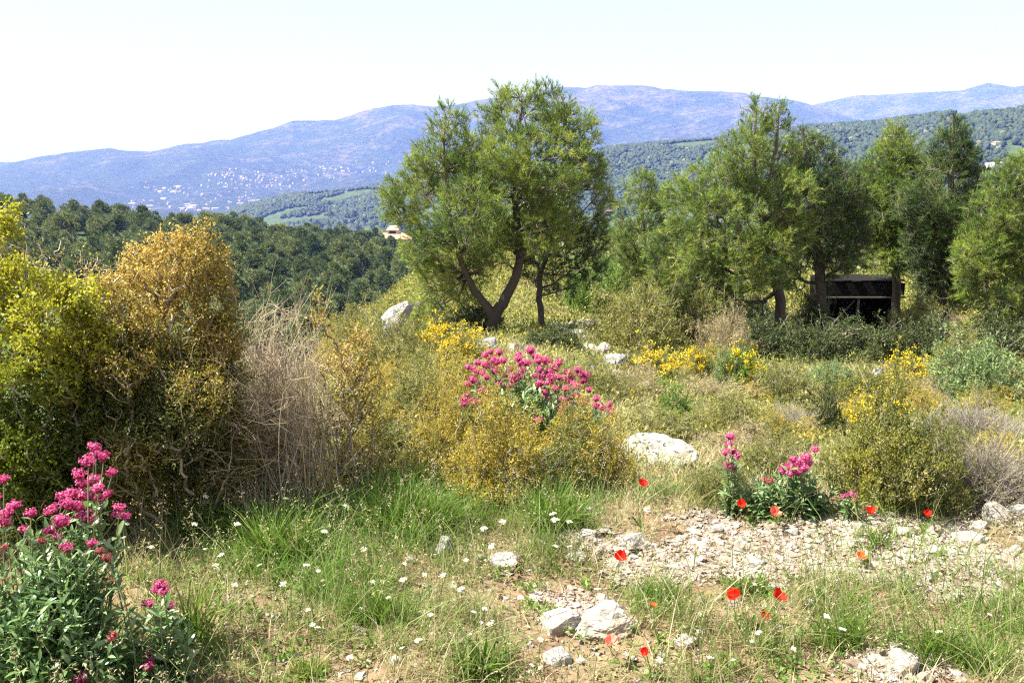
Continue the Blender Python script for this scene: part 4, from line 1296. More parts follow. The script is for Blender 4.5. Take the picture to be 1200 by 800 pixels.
def valerian(label, bx, by, heads, Yb=None, spread=.12, fol=None, Yf=None, leafL=.06, ns=60, group=None, shoots_h=.4):
    p = hit(bx, by) if Yb is None else at(bx, by, Yb)
    base = np.array([p[0], p[1], gh(p[0], p[1])])
    root = empty('red_valerian', base, label, 'flower', group)
    for (hx, hy, rp, *dull) in heads:
        Y = base[1] + (Yf(hy) if Yf else 0) + rng.uniform(-.07, .07)
        c = at(hx, hy, Y); s = rp * mpp(Y)
        a = rng.uniform(0, 6.28)
        q = base + np.array([math.cos(a) * spread * rng.random(), math.sin(a) * spread * rng.random(), 0])
        q[0] += (c[0] - base[0]) * .45; q[1] += (c[1] - base[1]) * .45
        q[2] = gh(q[0], q[1])
        end = c - np.array([0, 0, s * .5])
        m = (q + end) / 2 + np.array([(q[0] - c[0]) * .15, 0, .03]) + rng.normal(size=3) * .012
        C = catmull([q, m, end], 5)
        sb = MB()
        tubes(sb, C[None], np.linspace(.0032, .0018, len(C))[None], 5, .5)
        T = []
        for j in range(2, len(C) - 2, 1):
            u = nrm(C[j + 1] - C[j]); A, B = perp(u[None]); an = j * 1.57
            sd = (A * math.cos(an) + B * math.sin(an))[0]
            for sg in (1, -1): T.append((C[j], nrm(sd * sg * .75 + u * .7)))
        if T:
            TP = np.array([t[0] for t in T]); TD = np.array([t[1] for t in T])
            long_leaves(sb, TP, TD, leafL * rng.uniform(.6, 1, len(T)), leafL * .24, np.clip(.5 + .2 * rng.normal(size=len(T)), 0, 1), .3, mat=1)
        so = sb.build('stem', [M['valstem'], M['valerian']], root, origin=base)
        src = DULL[rng.integers(0, 2)] if dull else HEAD[rng.integers(0, 4)]
        ho = src.copy(); COL.objects.link(ho); ho.parent = so
        ho.location = c - base; ho.scale = (s, s, s * rng.uniform(.8, 1.05))
        ho.rotation_euler = (rng.uniform(-.4, .4), rng.uniform(-.4, .4), rng.uniform(0, 6.28))
    if fol:
        lb = MB()
        for (fx, fy, rp, n) in fol:
            for _ in range(n):
                Y = base[1] + (Yf(fy) if Yf else 0)
                sc = rp * mpp(Y)
                a = rng.uniform(0, 6.28); rr = math.sqrt(rng.random()) * sc
                top = at(fx, fy, Y) + np.array([math.cos(a) * rr, math.sin(a) * rr * .8, rng.uniform(-.5, 1) * sc])
                q = np.array([base[0] + (top[0] - base[0]) * .6, base[1] + (top[1] - base[1]) * .6, 0]); q[2] = gh(q[0], q[1])
                if top[2] < q[2] + .05: top[2] = q[2] + .05 + .05 * rng.random()
                ln = np.linalg.norm(top - q)
                st = max(q[2], top[2] - shoots_h)
                q2 = q + (top - q) * max(0, 1 - shoots_h / max(ln, .01))
                C = catmull([q2, (q2 + top) / 2 + rng.normal(size=3) * .012, top], 4)
                tubes(lb, C[None], np.linspace(.003, .0012, len(C))[None], 4, .35)
                m = len(C); TP, TD, LL = [], [], []
                for j in range(1, m):
                    u = nrm(C[j] - C[j - 1]); A, B = perp(u[None]); an = j * 1.57 + a
                    sd = (A * math.cos(an) + B * math.sin(an))[0]
                    k = 1 - .45 * j / m
                    for sg in (1, -1):
                        TP.append(C[j]); TD.append(nrm(sd * sg * (.9 * k) + u * (.45 + .7 * (1 - k)))); LL.append(leafL * k * rng.uniform(.75, 1.2))
                n_ = len(TP); LL = np.array(LL)
                long_leaves(lb, np.array(TP), np.array(TD), LL, LL * .27, np.clip(.45 + .22 * rng.normal(size=n_) + .1 * rng.normal(), 0, 1), rng.uniform(.05, .5, n_))
        lb.build('foliage', M['valerian'], root, origin=base)
    return root


lh = [(110, 524, 10), (121, 535, 10), (103, 540, 11), (92, 555, 10), (131, 553, 8), (109, 562, 11), (97, 566, 11), (85, 577, 11), (74, 581, 10), (101, 580, 11), (118, 583, 9), (127, 578, 8), (60, 597, 11), (79, 590, 11), (72, 610, 12),
      (100, 604, 13), (110, 612, 11), (91, 592, 11), (140, 594, 9), (147, 605, 8), (137, 602, 8), (36, 601, 9), (16, 592, 11), (8, 600, 10), (4, 561, 9), (5, 610, 11), (29, 620, 8), (58, 622, 9), (49, 633, 7, 1), (67, 628, 8), (78, 641, 9), (108, 636, 8),
      (117, 645, 7, 1), (125, 653, 8, 1), (4, 641, 8, 1), (129, 680, 8, 1), (25, 787, 14), (94, 795, 12), (132, 745, 9, 1), (112, 532, 9), (115, 572, 10), (-8, 585, 12), (-14, 615, 12)]
valerian('tall red valerian with many bright pink heads and grey green leaves in the near corner', 62, 800, lh,
         fol=[(60, 665, 50, 46), (20, 690, 50, 36), (105, 680, 40, 30), (60, 740, 55, 50), (10, 760, 50, 36), (110, 760, 45, 34), (60, 800, 60, 30), (-30, 700, 45, 24)], Yf=lambda py: np.interp(py, [520, 800], [.12, -.22]), spread=.22, leafL=.062)
valerian('small red valerian with few pink heads standing apart at the near edge', 180, 812, [(188, 684, 10), (192, 692, 9), (183, 690, 8), (170, 706, 7), (176, 707, 6), (198, 709, 8), (178, 770, 10), (183, 778, 10), (174, 781, 9), (181, 796, 8)],
         fol=[(150, 770, 24, 10), (205, 750, 22, 10), (195, 790, 26, 10)], spread=.05, leafL=.065)
ch = [(549, 430), (569, 416), (585, 413), (559, 435), (572, 428), (582, 425), (565, 457), (569, 463), (579, 435), (599, 432), (597, 447), (603, 445), (616, 425), (621, 410), (625, 416), (619, 425), (633, 432), (640, 422), (633, 449), (638, 459), (643, 435),
      (651, 430), (635, 442), (677, 433), (681, 438), (670, 442), (675, 452), (663, 455), (673, 465), (679, 464), (699, 467), (714, 474), (716, 483), (660, 484), (555, 472), (545, 469), (576, 477), (631, 492), (613, 434), (590, 422), (607, 420), (592, 440), (555, 445),
      (570, 442), (585, 450), (645, 448), (627, 440), (655, 442), (665, 436), (685, 470), (706, 478), (560, 425), (575, 412), (610, 440), (640, 465), (650, 455), (684, 446), (548, 450), (660, 468)]
valerian('wide red valerian clump with a cloud of pink heads in the middle of the slope', 622, 545, [(x, y, rng.uniform(5.0, 7.6)) for x, y in ch + [(q[0] + rng.normal() * 8, q[1] + rng.normal() * 6) for q in ch[:38]]],
         fol=[(610, 480, 26, 26), (635, 500, 24, 26), (590, 490, 24, 12), (665, 490, 28, 12), (625, 520, 18, 14)], Yf=lambda py: np.interp(py, [410, 490], [.15, -.15]), spread=.3, leafL=.085)
valerian('single tall pink flower spire on the bank left of the bushy pink plant', 860, 600, [(856, 511, 7), (855, 520, 7), (858, 528, 8), (856, 537, 8), (853, 545, 7), (860, 548, 7), (857, 555, 7), (864, 534, 6), (850, 530, 6)], fol=[(858, 580, 16, 8)], spread=.04)
valerian('bushy red valerian with leaning pink heads at the gravel edge', 925, 604, [(955, 526, 7), (945, 535, 8), (938, 541, 9), (929, 545, 9), (921, 548, 8), (917, 552, 7), (942, 548, 8), (948, 542, 7), (935, 553, 8), (926, 555, 7), (935, 563, 7), (903, 564, 6, 1), (896, 562, 6, 1), (930, 538, 7)],
         fol=[(900, 578, 24, 22), (940, 580, 24, 22), (965, 588, 16, 10), (880, 582, 16, 10)], spread=.08, leafL=.06)
valerian('tiny pink flower in front of the large dark olive shrub', 995, 606, [(999, 580, 7), (989, 581, 5), (1002, 586, 5)], fol=[(995, 598, 8, 5)], spread=.03, leafL=.045)


# ------------------------------------------------------------------ poppies
def petal_mesh(seed):
    g = np.random.default_rng(seed)
    mb = MB()
    nu, nv = 9, 7
    u = np.linspace(-1, 1, nu); v = np.linspace(0, 1, nv)
    U, Vv = np.meshgrid(u, v, indexing='ij')
    wdt = np.sin(np.clip(Vv * 1.25 + .12, 0, 1.35) * math.pi / 2 * 1.05) ** .8
    ang = U * R(62) * wdt
    rad = Vv * (1 - .10 * U ** 2) * (1 + .05 * np.sin(U * 9 + seed))
    x = np.sin(ang) * rad; y = np.cos(ang) * rad
    z = .12 + .62 * Vv ** 1.8 - .10 * Vv ** 5 + .07 * Vv * np.sin(U * 7 + seed * 2) + .05 * Vv * g.normal(size=U.shape)
    V = np.stack([x, y, z], -1).reshape(-1, 3)
    i = np.arange(nu * nv).reshape(nu, nv)
    q = np.stack([i[:-1, :-1], i[1:, :-1], i[1:, 1:], i[:-1, 1:]], -1).reshape(-1, 4)
    mb.add(V, q, np.repeat(g.random(), len(V)))
    return mb


PET = {}
for key in ('poppy', 'poppy_orange', 'poppy_pale'):
    PET[key] = []
    for i in range(3):
        o = petal_mesh(i).build('petal', M[key]); COL.objects.unlink(o); PET[key].append(o)
mb = MB(); V0, F0 = ico(2); mb.add(V0 * np.array([.17, .17, .2]) + np.array([0, 0, .18]), F0)
nst = 40; a = rng.uniform(0, 6.28, nst); rr = rng.uniform(.15, .34, nst)
needles(mb, np.tile([0, 0, .1], (nst, 1)) + np.stack([np.cos(a), np.sin(a), np.zeros(nst)], 1) * .1, nrm(np.stack([np.cos(a), np.sin(a), rng.uniform(.6, 1.6, nst)], 1)), rr, .05, .5)
CEN = mb.build('flower_centre', M['poppy_centre']); COL.objects.unlink(CEN)


def poppy(label, x, y, rp, col='poppy', hgt=.2, tilt=None):
    cup = rng.uniform(.75, 1.9)
    # find the ground point under the flower: stand it so the flower head is hgt above the ground
    g0 = hit(x, y + 2)
    Y = g0[1]
    for _ in range(12):
        c = at(x, y, Y); e = c[2] - gh(c[0], Y) - hgt
        Y += e * 1.5
        Y = min(max(Y, 1.8), 6.5)
    c = at(x, y, Y); s = rp * mpp(Y) * .80
    base = np.array([c[0] + rng.normal() * .02, Y + rng.normal() * .02, 0]); base[2] = gh(base[0], base[1])
    root = empty('poppy', base, label, 'flower', 'poppies')
    sb = MB(); C = catmull([base, (base + c) / 2 + rng.normal(size=3) * .012, c - np.array([0, 0, s * .1])], 6)
    tubes(sb, C[None], np.full((1, len(C)), .0016), 5, .6)
    k = 6
    TP = base + rng.normal(size=(k, 3)) * np.array([.006, .006, 0]) + np.array([0, 0, .012])
    long_leaves(sb, TP, rdir(k, .7), rng.uniform(.04, .08, k), .012, np.clip(.5 + .2 * rng.normal(size=k), 0, 1), .4, mat=0)
    sb.build('stem', M['tuft'], root, origin=base)
    rot0 = rng.uniform(0, 6.28)
    tx = R(rng.uniform(15, 50)) if tilt is None else R(tilt)
    from mathutils import Euler, Matrix
    facing = Matrix.Rotation(rng.uniform(-.8, .8), 4, 'Z') @ Matrix.Rotation(tx, 4, 'X')
    for i in range(4):
        o = PET[col][rng.integers(0, 3)].copy(); COL.objects.link(o); o.parent = root
        m = Matrix.Translation(c - base) @ facing @ Matrix.Rotation(rot0 + i * math.pi / 2 + rng.uniform(-.1, .1), 4, 'Z') @ Matrix.Diagonal((s * 1.02, s * 1.02, s * cup * (1 + .3 * (i % 2)), 1))
        o.matrix_local = m
    o = CEN.copy(); COL.objects.link(o); o.parent = root
    o.matrix_local = Matrix.Translation(c - base) @ facing @ Matrix.Diagonal((s, s, s, 1))
    return root


poppy('open red poppy, first of the pair beside the soft green tuft', 861, 699, 10.5, hgt=.13, tilt=35)
poppy('open red poppy on the gravel side of the soft green tuft', 910, 701, 11, hgt=.13, tilt=35)
poppy('small half closed red poppy just below the pair of open poppies', 897, 722, 6.5, 'poppy', .07)
poppy('single red poppy among pale stones in the middle of the grass', 727, 654, 9.5, hgt=.13)
poppy('red poppy standing before the big white boulder', 753, 567, 7.5, hgt=.22)
poppy('red poppy under the single tall pink flower spire', 868, 592, 7, hgt=.10)
poppy('red poppy on the bank in front of the large dark olive shrub', 1019, 602, 7.5, hgt=.10)
poppy('blurred small red poppy farthest along the bank', 1084, 604, 6, hgt=.08)
poppy('flat orange poppy lying over the middle of the gravel', 1009, 655, 8.5, 'poppy_orange', .05, 10)
poppy('pale pink faded poppy below the long flat pale rock', 717, 755, 10.5, 'poppy_pale', .08, 20)
poppy('dark red drooping poppy beside the pale pink faded poppy', 757, 763, 7, 'poppy', .10, 60)
poppy('small orange poppy in the green grass clump', 766, 709, 5, 'poppy_orange', .14)
poppy('faded pink poppy at the foot of the bushy red valerian', 906, 605, 9.5, 'poppy_pale', .07, 25)

# ------------------------------------------------------------------ white flowers
mb = MB()
k = 11
a = rng.uniform(0, 6.28, 60); r_ = np.sqrt(rng.random(60))
P = np.stack([np.cos(a) * r_, np.sin(a) * r_, .25 - .25 * r_ ** 2 + .05 * rng.normal(size=60)], 1)
leaves(mb, P, rdir(60, .5), .5, .4, rng.random(60), .05)
WH = mb.build('flower_head', M['white']); COL.objects.unlink(WH)
wf = [(405, 593), (567, 619), (589, 611), (576, 640), (650, 609), (667, 611), (437, 681), (472, 679), (474, 660), (546, 656), (423, 713), (555, 717), (568, 713), (564, 729), (574, 731), (577, 727), (623, 779), (633, 782), (645, 776), (680, 773), (633, 749), (471, 759),
      (432, 774), (648, 602), (426, 644), (519, 674), (498, 673), (651, 640), (667, 640), (552, 743), (700, 766), (773, 773), (228, 614), (240, 643), (259, 650), (253, 662), (278, 614), (304, 662), (359, 662), (373, 669), (361, 714), (366, 732), (147, 614), (143, 631),
      (177, 641), (275, 685), (332, 684), (335, 584), (241, 582), (380, 623), (987, 737), (884, 684), (969, 722), (881, 751), (859, 773), (832, 770), (889, 741), (372, 735), (410, 770), (505, 720), (540, 690), (610, 700), (700, 690), (820, 720), (930, 760), (1010, 780), (1100, 740), (1160, 720), (455, 700), (490, 750)]
for q, (x, y) in enumerate(wf):
    g0 = hit(x, y + 8)
    hgt = rng.uniform(.05, .16) if x > 380 else rng.uniform(.1, .25)
    Y = g0[1]
    for _ in range(10):
        c = at(x, y, Y); Y = min(max(Y + (c[2] - gh(c[0], Y) - hgt) * 1.5, 1.8), 5)
    c = at(x, y, Y); base = np.array([c[0] + rng.normal() * .01, Y, 0]); base[2] = gh(base[0], Y)
    root = empty('white_flower', base, 'small white wildflower on a thin stalk in the near grass', 'flower', 'small white wildflowers in the near grass')
    sb = MB(); C = catmull([base, (base + c) / 2 + rng.normal(size=3) * .006, c], 3)
    tubes(sb, C[None], np.full((1, len(C)), .0011), 3, .5)
    sb.build('stem', M['tuft'], root, origin=base)
    h = WH.copy(); COL.objects.link(h); h.parent = root; h.location = c - base
    s = rng.uniform(2.4, 4.6) * mpp(Y); h.scale = (s, s, s * .8); h.rotation_euler = (rng.uniform(-.5, .3), rng.uniform(-.4, .4), rng.uniform(0, 6))

# ------------------------------------------------------------------ timber hut under the pines
def box(mb, c, sx, sy, sz, mat=0):
    v = np.array([(x, y, z) for x in (-.5, .5) for y in (-.5, .5) for z in (-.5, .5)]) * np.array([sx, sy, sz]) + np.array(c)
    f = np.array([(0, 1, 3, 2), (4, 6, 7, 5), (0, 4, 5, 1), (2, 3, 7, 6), (0, 2, 6, 4), (1, 5, 7, 3)])
    mb.add(v, f, .5, mat)


def beam(mb, a, b, t):
    a, b = np.array(a, float), np.array(b, float)
    tubes(mb, np.stack([a, b])[None], np.full((1, 2), t), 4)


Yh = 20.6
p0 = at(964, 345, Yh); p1 = at(1056, 345, Yh)
gx = (p0[0] + p1[0]) / 2; gz = gh(gx, Yh) - .05; top = at(1000, 330, Yh)[2]; rail = at(1000, 347, Yh)[2]; wd = p1[0] - p0[0]
hut = empty('wooden_hut', (gx, Yh, gz), 'dark timber hut with a pale rail and brace, shaded by the pines', 'hut')
org = np.array([gx, Yh, gz])
mb = MB(); box(mb, (0, .9, (top - gz) / 2), wd, .06, top - gz); mb.build('back_wall', M['timber'], hut, False)
for sx in (-1, 1):
    mb = MB(); box(mb, (sx * (wd / 2 - .03), .45, (top - gz) / 2), .05, .83, top - gz - .01); mb.build('side_wall', M['timber'], hut, False)
mb = MB()
for i in range(9):
    box(mb, (-wd / 2 + wd * (i + .5) / 9, .42, top - gz + .03 + .006 * (i % 3)), wd / 9 * 1.06, 1.15 + .07 * (i % 2), .025)
mb.build('roof', M['timber'], hut, False)
mb = MB(); box(mb, (0, -.15, (top + rail) / 2 - gz + .02), wd, .03, (top - rail) * .8); mb.build('front_board', M['timber'], hut, False)
mb = MB(); box(mb, (0, -.19, rail - gz), wd * 1.02, .05, .035); mb.build('rail', M['pale_timber'], hut, False)
mb = MB(); box(mb, (at(1003, 360, Yh)[0] - gx, -.13, (rail - gz) / 2 - .01), .045, .045, rail - gz - .02); mb.build('post', M['pale_timber'], hut, False)
mb = MB(); beam(mb, (at(1000, 348, Yh)[0] - gx, -.10, rail - gz - .08), (at(968, 385, Yh)[0] - gx, -.10, at(968, 385, Yh)[2] - gz), .02); mb.build('brace', M['pale_timber'], hut, False)

# ------------------------------------------------------------------ hillside pines, far wood
def far_pine(seed, n=190):
    g = np.random.default_rng(seed)
    root = empty('hillside_pine', (0, 0, 0), None, 'tree')
    tb = MB(); tubes(tb, np.array([[[0, 0, -.4], [.1, 0, 2], [.05, .1, 4.4]]]), np.array([[.2, .15, .05]]), 6, .2)
    nb = MB()
    lob = [(g.uniform(-1.6, 1.6), g.uniform(-1.6, 1.6), g.uniform(1.2, 4.6), g.uniform(.6, 1.25)) for _ in range(11)] + [(g.uniform(-.5, .5), g.uniform(-.5, .5), g.uniform(4.4, 5.2), .7), (0, 0, 3.2, 1.4)]
    for (x, y, z, r) in lob:
        d = rdir(n); p = np.array([x, y, z]) + d * r * rng.uniform(.55, 1.05, n)[:, None]
        t = np.clip(.45 + .25 * g.normal() * .5 + .18 * rng.normal(size=n), 0, 1)
        k = 3
        needles(nb, np.repeat(p, k, 0), nrm(np.repeat(d, k, 0) + .8 * rdir(n * k) + np.array([0, 0, .35])), rng.uniform(.25, .55, n * k), .12, np.repeat(t, k))
        a = np.stack([np.array([.05, 0, 2.]), np.array([x * .5, y * .5, z - .6]), np.array([x, y, z])])
        tubes(tb, a[None], np.array([[.07, .05, .03]]), 4, .4)
    tb.build('trunk', M['bark'], root); nb.build('crown', M['pine_far'], root)
    return root


FP = [far_pine(i) for i in range(5)]
used = [False] * 5


def put_far(p, s, label, group):
    i = int(rng.integers(0, 5))
    if not used[i]: o = FP[i]; used[i] = True
    else: o = copy_tree(FP[i])
    o.location = p; o.scale = (s * rng.uniform(.85, 1.2), s * rng.uniform(.85, 1.2), s); o.rotation_euler = (0, 0, rng.uniform(0, 6.28))
    o['label'] = label; o['group'] = group
    return o


cand = []
tries = 0
pts = np.zeros((0, 2))
while tries < 9000:
    tries += 1
    r = math.sqrt(rng.uniform(105 ** 2, 335 ** 2)); az = R(rng.uniform(-31.5, -3.0))
    x, y = r * math.sin(az), r * math.cos(az)
    if len(pts) and np.min(np.hypot(pts[:, 0] - x, pts[:, 1] - y)) < 5.6 + r * .004: continue
    z = gh(x, y)
    qx, qy = project(np.array([x, y, z + 5.5]))
    if qx[0] < -15: continue
    if qx[0] < 275 and qy[0] > np.interp(qx[0], [0, 40, 150, 200, 275], [300, 330, 330, 300, 345]): continue
    if qx[0] > 445 and qy[0] > 400: continue
    if qy[0] > 405: continue
    pts = np.vstack([pts, [x, y]]); cand.append((r, x, y, z))
cand.sort()
allp = cand
print('FOREST', len(cand)); pick = sorted(cand, key=lambda c: c[0])[:285]
rest = sorted(cand, key=lambda c: c[0])[285:]
LABF = 'green pine in the wood covering the near hillside beyond the bushes'
for (r, x, y, z) in pick:
    put_far((x, y, z - .2), rng.uniform(1.0, 1.6), LABF, 'pines on the near hillside')

# far wood as one mass
def wood_mass(name, label, pts_, rad, sub, mat, tintf=.5):
    n = len(pts_)
    V0, F0 = ico(sub)
    V = V0[None] * (1 + .28 * rng.normal(size=(n, len(V0), 1)))
    s = rad * rng.uniform(.7, 1.3, n)
    V = V * s[:, None, None] * np.array([1, 1, 1.05]) + pts_[:, None] + np.array([0, 0, 1.])[None, None] * (s * .75)[:, None, None]
    mb = MB(); mb.add(V.reshape(-1, 3), (np.arange(n)[:, None, None] * len(V0) + F0[None]).reshape(-1, 3), np.repeat(np.clip(tintf + .22 * rng.normal(size=n), 0, 1), len(V0)))
    return tag(mb.build(name, mat, smooth_=True), label, 'wood', kind='stuff')


P_ = []
n = 44000
r = np.sqrt(rng.uniform(480 ** 2, 2750 ** 2, n * 2)); az = np.radians(rng.uniform(-24, 33, n * 2))
x, y = r * np.sin(az), r * np.cos(az)
ok = (fbm(x / 140 + 9, y / 140, oct=3) > -.32 - .0001 * (r > 900)) & (r < np.interp(np.degrees(az), [-25, 0, 30], [2700, 2250, 1750]) + 60)
P_ = np.stack([x[ok], y[ok], ter(x[ok], y[ok])], 1)
wood_mass('distant_wood', 'blue green wood covering the long hill across the valley', P_, 3.7, 1, M['wood_mass'])
# scrub along the plateau and the valley side behind the pines
n = 3200
r = rng.uniform(46, 480, n); az = np.radians(rng.uniform(-3.5, 33, n))
x, y = r * np.sin(az), r * np.cos(az)
P_ = np.stack([x, y, ter(x, y)], 1)
extra = np.array([(c[1], c[2], c[3]) for c in rest]).reshape(-1, 3)
n2 = len(P_)
mb = MB()
for (Pq, k, hh, sp) in ((P_, 60, 2.6, 1.5), (extra, 120, 5.5, 1.7)):
    if not len(Pq): continue
    m = len(Pq)
    d = rdir(m * k); rr = rng.uniform(.6, 1, m * k)
    sc = np.repeat(rng.uniform(.6, 1.25, m), k)
    Q = np.repeat(Pq, k, 0) + d * np.stack([rr * sp * sc, rr * sp * sc, rr * hh * .45 * sc], 1) + np.array([0, 0, 1.]) * (hh * .5 * sc)[:, None]
    needles(mb, Q, nrm(d + .8 * rdir(m * k) + np.array([0, 0, .3])), rng.uniform(.4, .75, m * k) * sc, .24, np.clip(np.repeat(rng.beta(2.2, 2.2, m), k) + .1 * rng.normal(size=m * k), 0, 1))
tag(mb.build('valley_wood', M['pine_far']), 'scrub and woodland filling the valley side behind the pines', 'wood', kind='stuff')

# trees round the villa
for (x, y) in [(385, 262), (396, 276), (405, 260), (412, 280), (420, 268), (428, 257), (436, 272), (380, 285), (392, 290), (402, 284), (368, 278), (372, 262), (415, 250), (430, 284), (442, 262), (355, 268), (345, 262), (450, 272), (462, 268), (476, 272), (484, 282), (500, 275), (424, 292), (440, 286), (360, 290), (388, 250), (470, 262)]:
    p = hit(x, y + 6, 240)
    if p is not None: put_far(p - np.array([0, 0, .3]), rng.uniform(1.15, 1.9) * (p[1] / 480) ** .5, 'dark tree in the valley around the pink roofed villa', 'trees around the villa')


# ------------------------------------------------------------------ villa
def gable(mb, c, sx, sy, hz, rz, over=.5, mat=0):
    x, y, z = c
    a, b = sx / 2 + over, sy / 2 + over
    t = .25
    v = [(x - a, y - b, z + hz), (x + a, y - b, z + hz), (x + a, y + b, z + hz), (x - a, y + b, z + hz), (x - a * .55, y, z + hz + rz), (x + a * .55, y, z + hz + rz),
         (x - a, y - b, z + hz - t), (x + a, y - b, z + hz - t), (x + a, y + b, z + hz - t), (x - a, y + b, z + hz - t)]
    mb.add(v, [(0, 1, 5, 4), (2, 3, 4, 5)], .2, mat)
    mb.add(v, [(1, 2, 5), (3, 0, 4)], .2, mat)
    mb.add(v, [(6, 7, 1, 0), (7, 8, 2, 1), (8, 9, 3, 2), (9, 6, 0, 3), (9, 8, 7, 6)], .2, mat)


Pv = hit(458, 291, 255)
Pv = np.array([at(458, 297, Pv[1])[0], Pv[1], Pv[2]])
s = mpp(Pv[1])
villa = empty('villa', Pv, 'wide cream villa with a pink tiled roof among the valley trees', 'house')
W1 = 50 * s
mb = MB(); box(mb, (0, 0, 1.0), W1, 8, 6.0); box(mb, (1.0, 2.5, 4.6), 12 * s, 6, 5.2); mb.build('wall', M['wall'], villa, False)
mb = MB(); gable(mb, (0, 0, 0), W1, 8, 4.0 + .02, 2.2); mb.build('roof', M['roof'], villa, False)
mb = MB(); gable(mb, (1.0, 2.5, 2.0), 12 * s, 6, 5.3, 1.6); mb.build('roof', M['roof'], villa, False)
for i, dx in enumerate((-13, -8.5, -1, 4.5, 10, 15)):
    mb = MB(); box(mb, (dx * s, -4.02, 2.0), 3.2 * s, .1, 1.7); mb.build('window', M['glassdark'], villa, False)
mb = MB(); box(mb, (1, -.55, 6.6), 2.6, .1, 1.2); mb.build('window', M['glassdark'], villa, False)


# ------------------------------------------------------------------ town
HM = []
for i in range(6):
    g = np.random.default_rng(i + 50)
    sx, sy, hz = g.uniform(9, 17), g.uniform(8, 12), g.uniform(4.5, 8.5)
    if i == 5: sx, sy, hz = 40, 22, 8
    mb = MB()
    box(mb, (0, 0, hz / 2 - 2), sx, sy, hz + 4)
    mb.t[-1][:] = g.uniform(.6, 1)
    gable(mb, (0, 0, 0), sx, sy, hz + .05, 2.2 if i < 5 else .8, .6)
    if i == 5:
        for t in mb.t[1:]: t[:] = .85
    else:
        for t in mb.t[1:]: t[:] = .25 + .2 * g.random()
    o = mb.build('town_house', M['town'], smooth_=False); COL.objects.unlink(o); HM.append(o)


def town(n, spots, label, group, big=.06):
    k = 0
    while k < n:
        cx, cy, rx, ry, sl = spots[rng.integers(0, len(spots))]
        u = rng.normal() * rx
        px, py = cx + u, cy + rng.normal() * ry + sl * u
        p = hit(px, py, 2300)
        if p is None or p[1] < 2900: continue
        o = (HM[5] if rng.random() < big else HM[rng.integers(0, 5)]).copy(); COL.objects.link(o)
        o.location = p; o.rotation_euler = (0, 0, rng.uniform(-.7, .7)); sc = rng.uniform(.6, 1.05); o.scale = (sc, sc, sc * 1.15)
        tag(o, label, 'house', group)
        k += 1


town(185, [(300, 208, 30, 4, -.10), (265, 205, 14, 3, 0), (360, 203, 40, 5, -.08), (430, 200, 40, 5, -.05), (320, 213, 40, 4, -.05)], 'tiny pale house of the town on the lower mountain slope', 'houses of the town on the mountain foot', 0)
town(100, [(200, 222, 20, 2.5, 0), (250, 228, 40, 6, -.05), (170, 240, 14, 2.5, 0), (225, 244, 20, 2, 0), (270, 236, 30, 5, 0)], 'tiny pale building of the town down in the plain', 'buildings of the town in the plain', .22)
def hill_house(label, x, y, s, i):
    p = hit(x, y, 600)
    if p is None: return
    o = HM[i].copy(); COL.objects.link(o); o.name = 'house'; o.location = p; o.scale = (s, s, s); o.rotation_euler = (0, 0, .3)
    tag(o, label, 'house')


hill_house('pale house on the wooded hill above the slender stemmed pine', 1168, 172, .8, 0)
hill_house('low white building on the hillside just over the slender stemmed pine', 1170, 196, .7, 5)
hill_house('pale house beside the valley field behind the thin young pine', 716, 252, 1.1, 1)


def mast(label, x, y, h_px):
    p = hit(x, y, 900)
    rc = 1800
    if p is None: return
    s = mpp(p[1]); H = h_px * s
    root = empty('radio_mast', p, label, 'mast')
    mb = MB(); w = 1.6
    for i, (sx, sy) in enumerate(((-1, -1), (1, -1), (1, 1), (-1, 1))):
        beam(mb, (sx * w, sy * w, -2), (sx * .25, sy * .25, H), .22)
    for j in range(9):
        t0, t1 = j / 9, (j + 1) / 9
        w0, w1 = w + (.25 - w) * t0, w + (.25 - w) * t1
        for (ax, ay), (bx_, by_) in (((-1, -1), (1, -1)), ((1, -1), (1, 1)), ((1, 1), (-1, 1)), ((-1, 1), (-1, -1))):
            beam(mb, (ax * w0, ay * w0, H * t0), (bx_ * w1, by_ * w1, H * t1), .1)
    mb.build('lattice', M['metal'], root, False)
    mb = MB(); beam(mb, (0, 0, H), (0, 0, H * 1.25), .12); mb.build('antenna', M['metal'], root, False)


mast('thin lattice mast on the crest of the wooded hill', 1047, 142, 16)

# ------------------------------------------------------------------ haze, light, camera
mb = MB(); box(mb, (0, 0, 360), 28000, 28000, 1400)
m, nt, N, L = mat_new('valley_haze')
pv = N.new('ShaderNodeVolumePrincipled')
pv.inputs['Density'].default_value = 1.3e-4
pv.inputs['Color'].default_value = (.145, .235, .96, 1)
pv.inputs['Absorption Color'].default_value = (1, 1, 1, 1)
pv.inputs['Anisotropy'].default_value = 0.0
o_ = N.new('ShaderNodeOutputMaterial'); L.new(pv.outputs[0], o_.inputs['Volume'])
hz = mb.build('haze', m, smooth_=False)
tag(hz, 'pale blue haze filling the valley air', 'haze', kind='stuff')

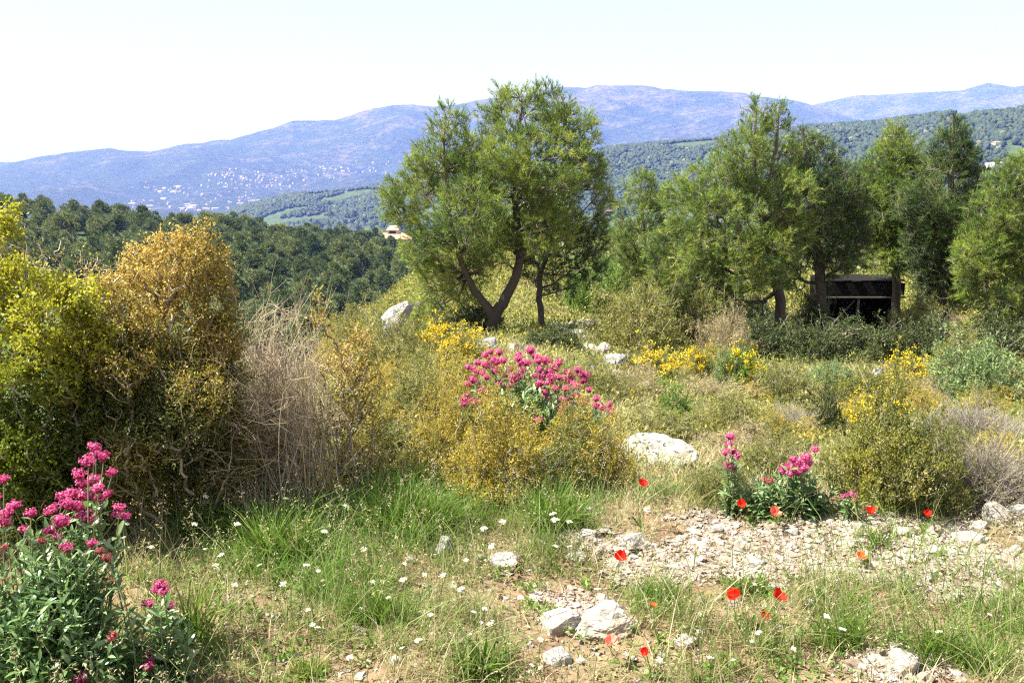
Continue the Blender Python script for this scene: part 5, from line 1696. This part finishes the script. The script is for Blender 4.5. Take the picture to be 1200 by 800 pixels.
SUN_EL, SUN_AZ = 56, -97        # azimuth from straight ahead, negative to the left
d = np.array([math.cos(R(SUN_EL)) * math.sin(R(SUN_AZ)), math.cos(R(SUN_EL)) * math.cos(R(SUN_AZ)), math.sin(R(SUN_EL))])
sl = bpy.data.lights.new('sun', 'SUN'); sl.energy = 4.6; sl.angle = R(.53); sl.color = (1, .975, .925)
so = bpy.data.objects.new('sun', sl); COL.objects.link(so)
from mathutils import Vector
so.rotation_euler = Vector(-d).to_track_quat('-Z', 'Y').to_euler()
so.location = (0, 0, 50)

w = bpy.data.worlds.new('World'); scene.world = w; w.use_nodes = True
nt = w.node_tree; nt.nodes.clear()
sk = nt.nodes.new('ShaderNodeTexSky'); sk.sky_type = 'NISHITA'; sk.sun_disc = False
sk.sun_elevation = R(SUN_EL); sk.sun_rotation = R(SUN_AZ); sk.air_density = 1.0; sk.dust_density = 3.0; sk.ozone_density = 1.0; sk.altitude = 200
bg = nt.nodes.new('ShaderNodeBackground'); bg.inputs['Strength'].default_value = .088
wo = nt.nodes.new('ShaderNodeOutputWorld')
veil = nt.nodes.new('ShaderNodeMix'); veil.data_type = 'RGBA'; veil.inputs[0].default_value = .78   # thin bright haze over the whole sky
veil.inputs[7].default_value = (2.24, 2.36, 2.46, 1)
nt.links.new(sk.outputs[0], veil.inputs[6]); nt.links.new(veil.outputs[2], bg.inputs[0]); nt.links.new(bg.outputs[0], wo.inputs[0])

cam = bpy.data.cameras.new('camera'); co = bpy.data.objects.new('camera', cam); COL.objects.link(co)
co.location = (0, 0, EYE); co.rotation_euler = (R(90) - PITCH, 0, 0)
cam.sensor_width = 36; cam.lens = 36 * F / 1200; cam.clip_start = .05; cam.clip_end = 60000
scene.camera = co

vs = scene.view_settings
scene.display_settings.display_device = 'sRGB'
vs.view_transform = 'Standard'; vs.look = 'None'; vs.exposure = 1.95; vs.gamma = 1; vs.use_curve_mapping = False
scene.render.engine = 'CYCLES'
c = scene.cycles
c.max_bounces = 6; c.diffuse_bounces = 3; c.glossy_bounces = 2; c.transmission_bounces = 3; c.volume_bounces = 0
c.sample_clamp_indirect = 6
c.use_denoising = False; c.filter_width = 1.25
scene.render.use_persistent_data = False
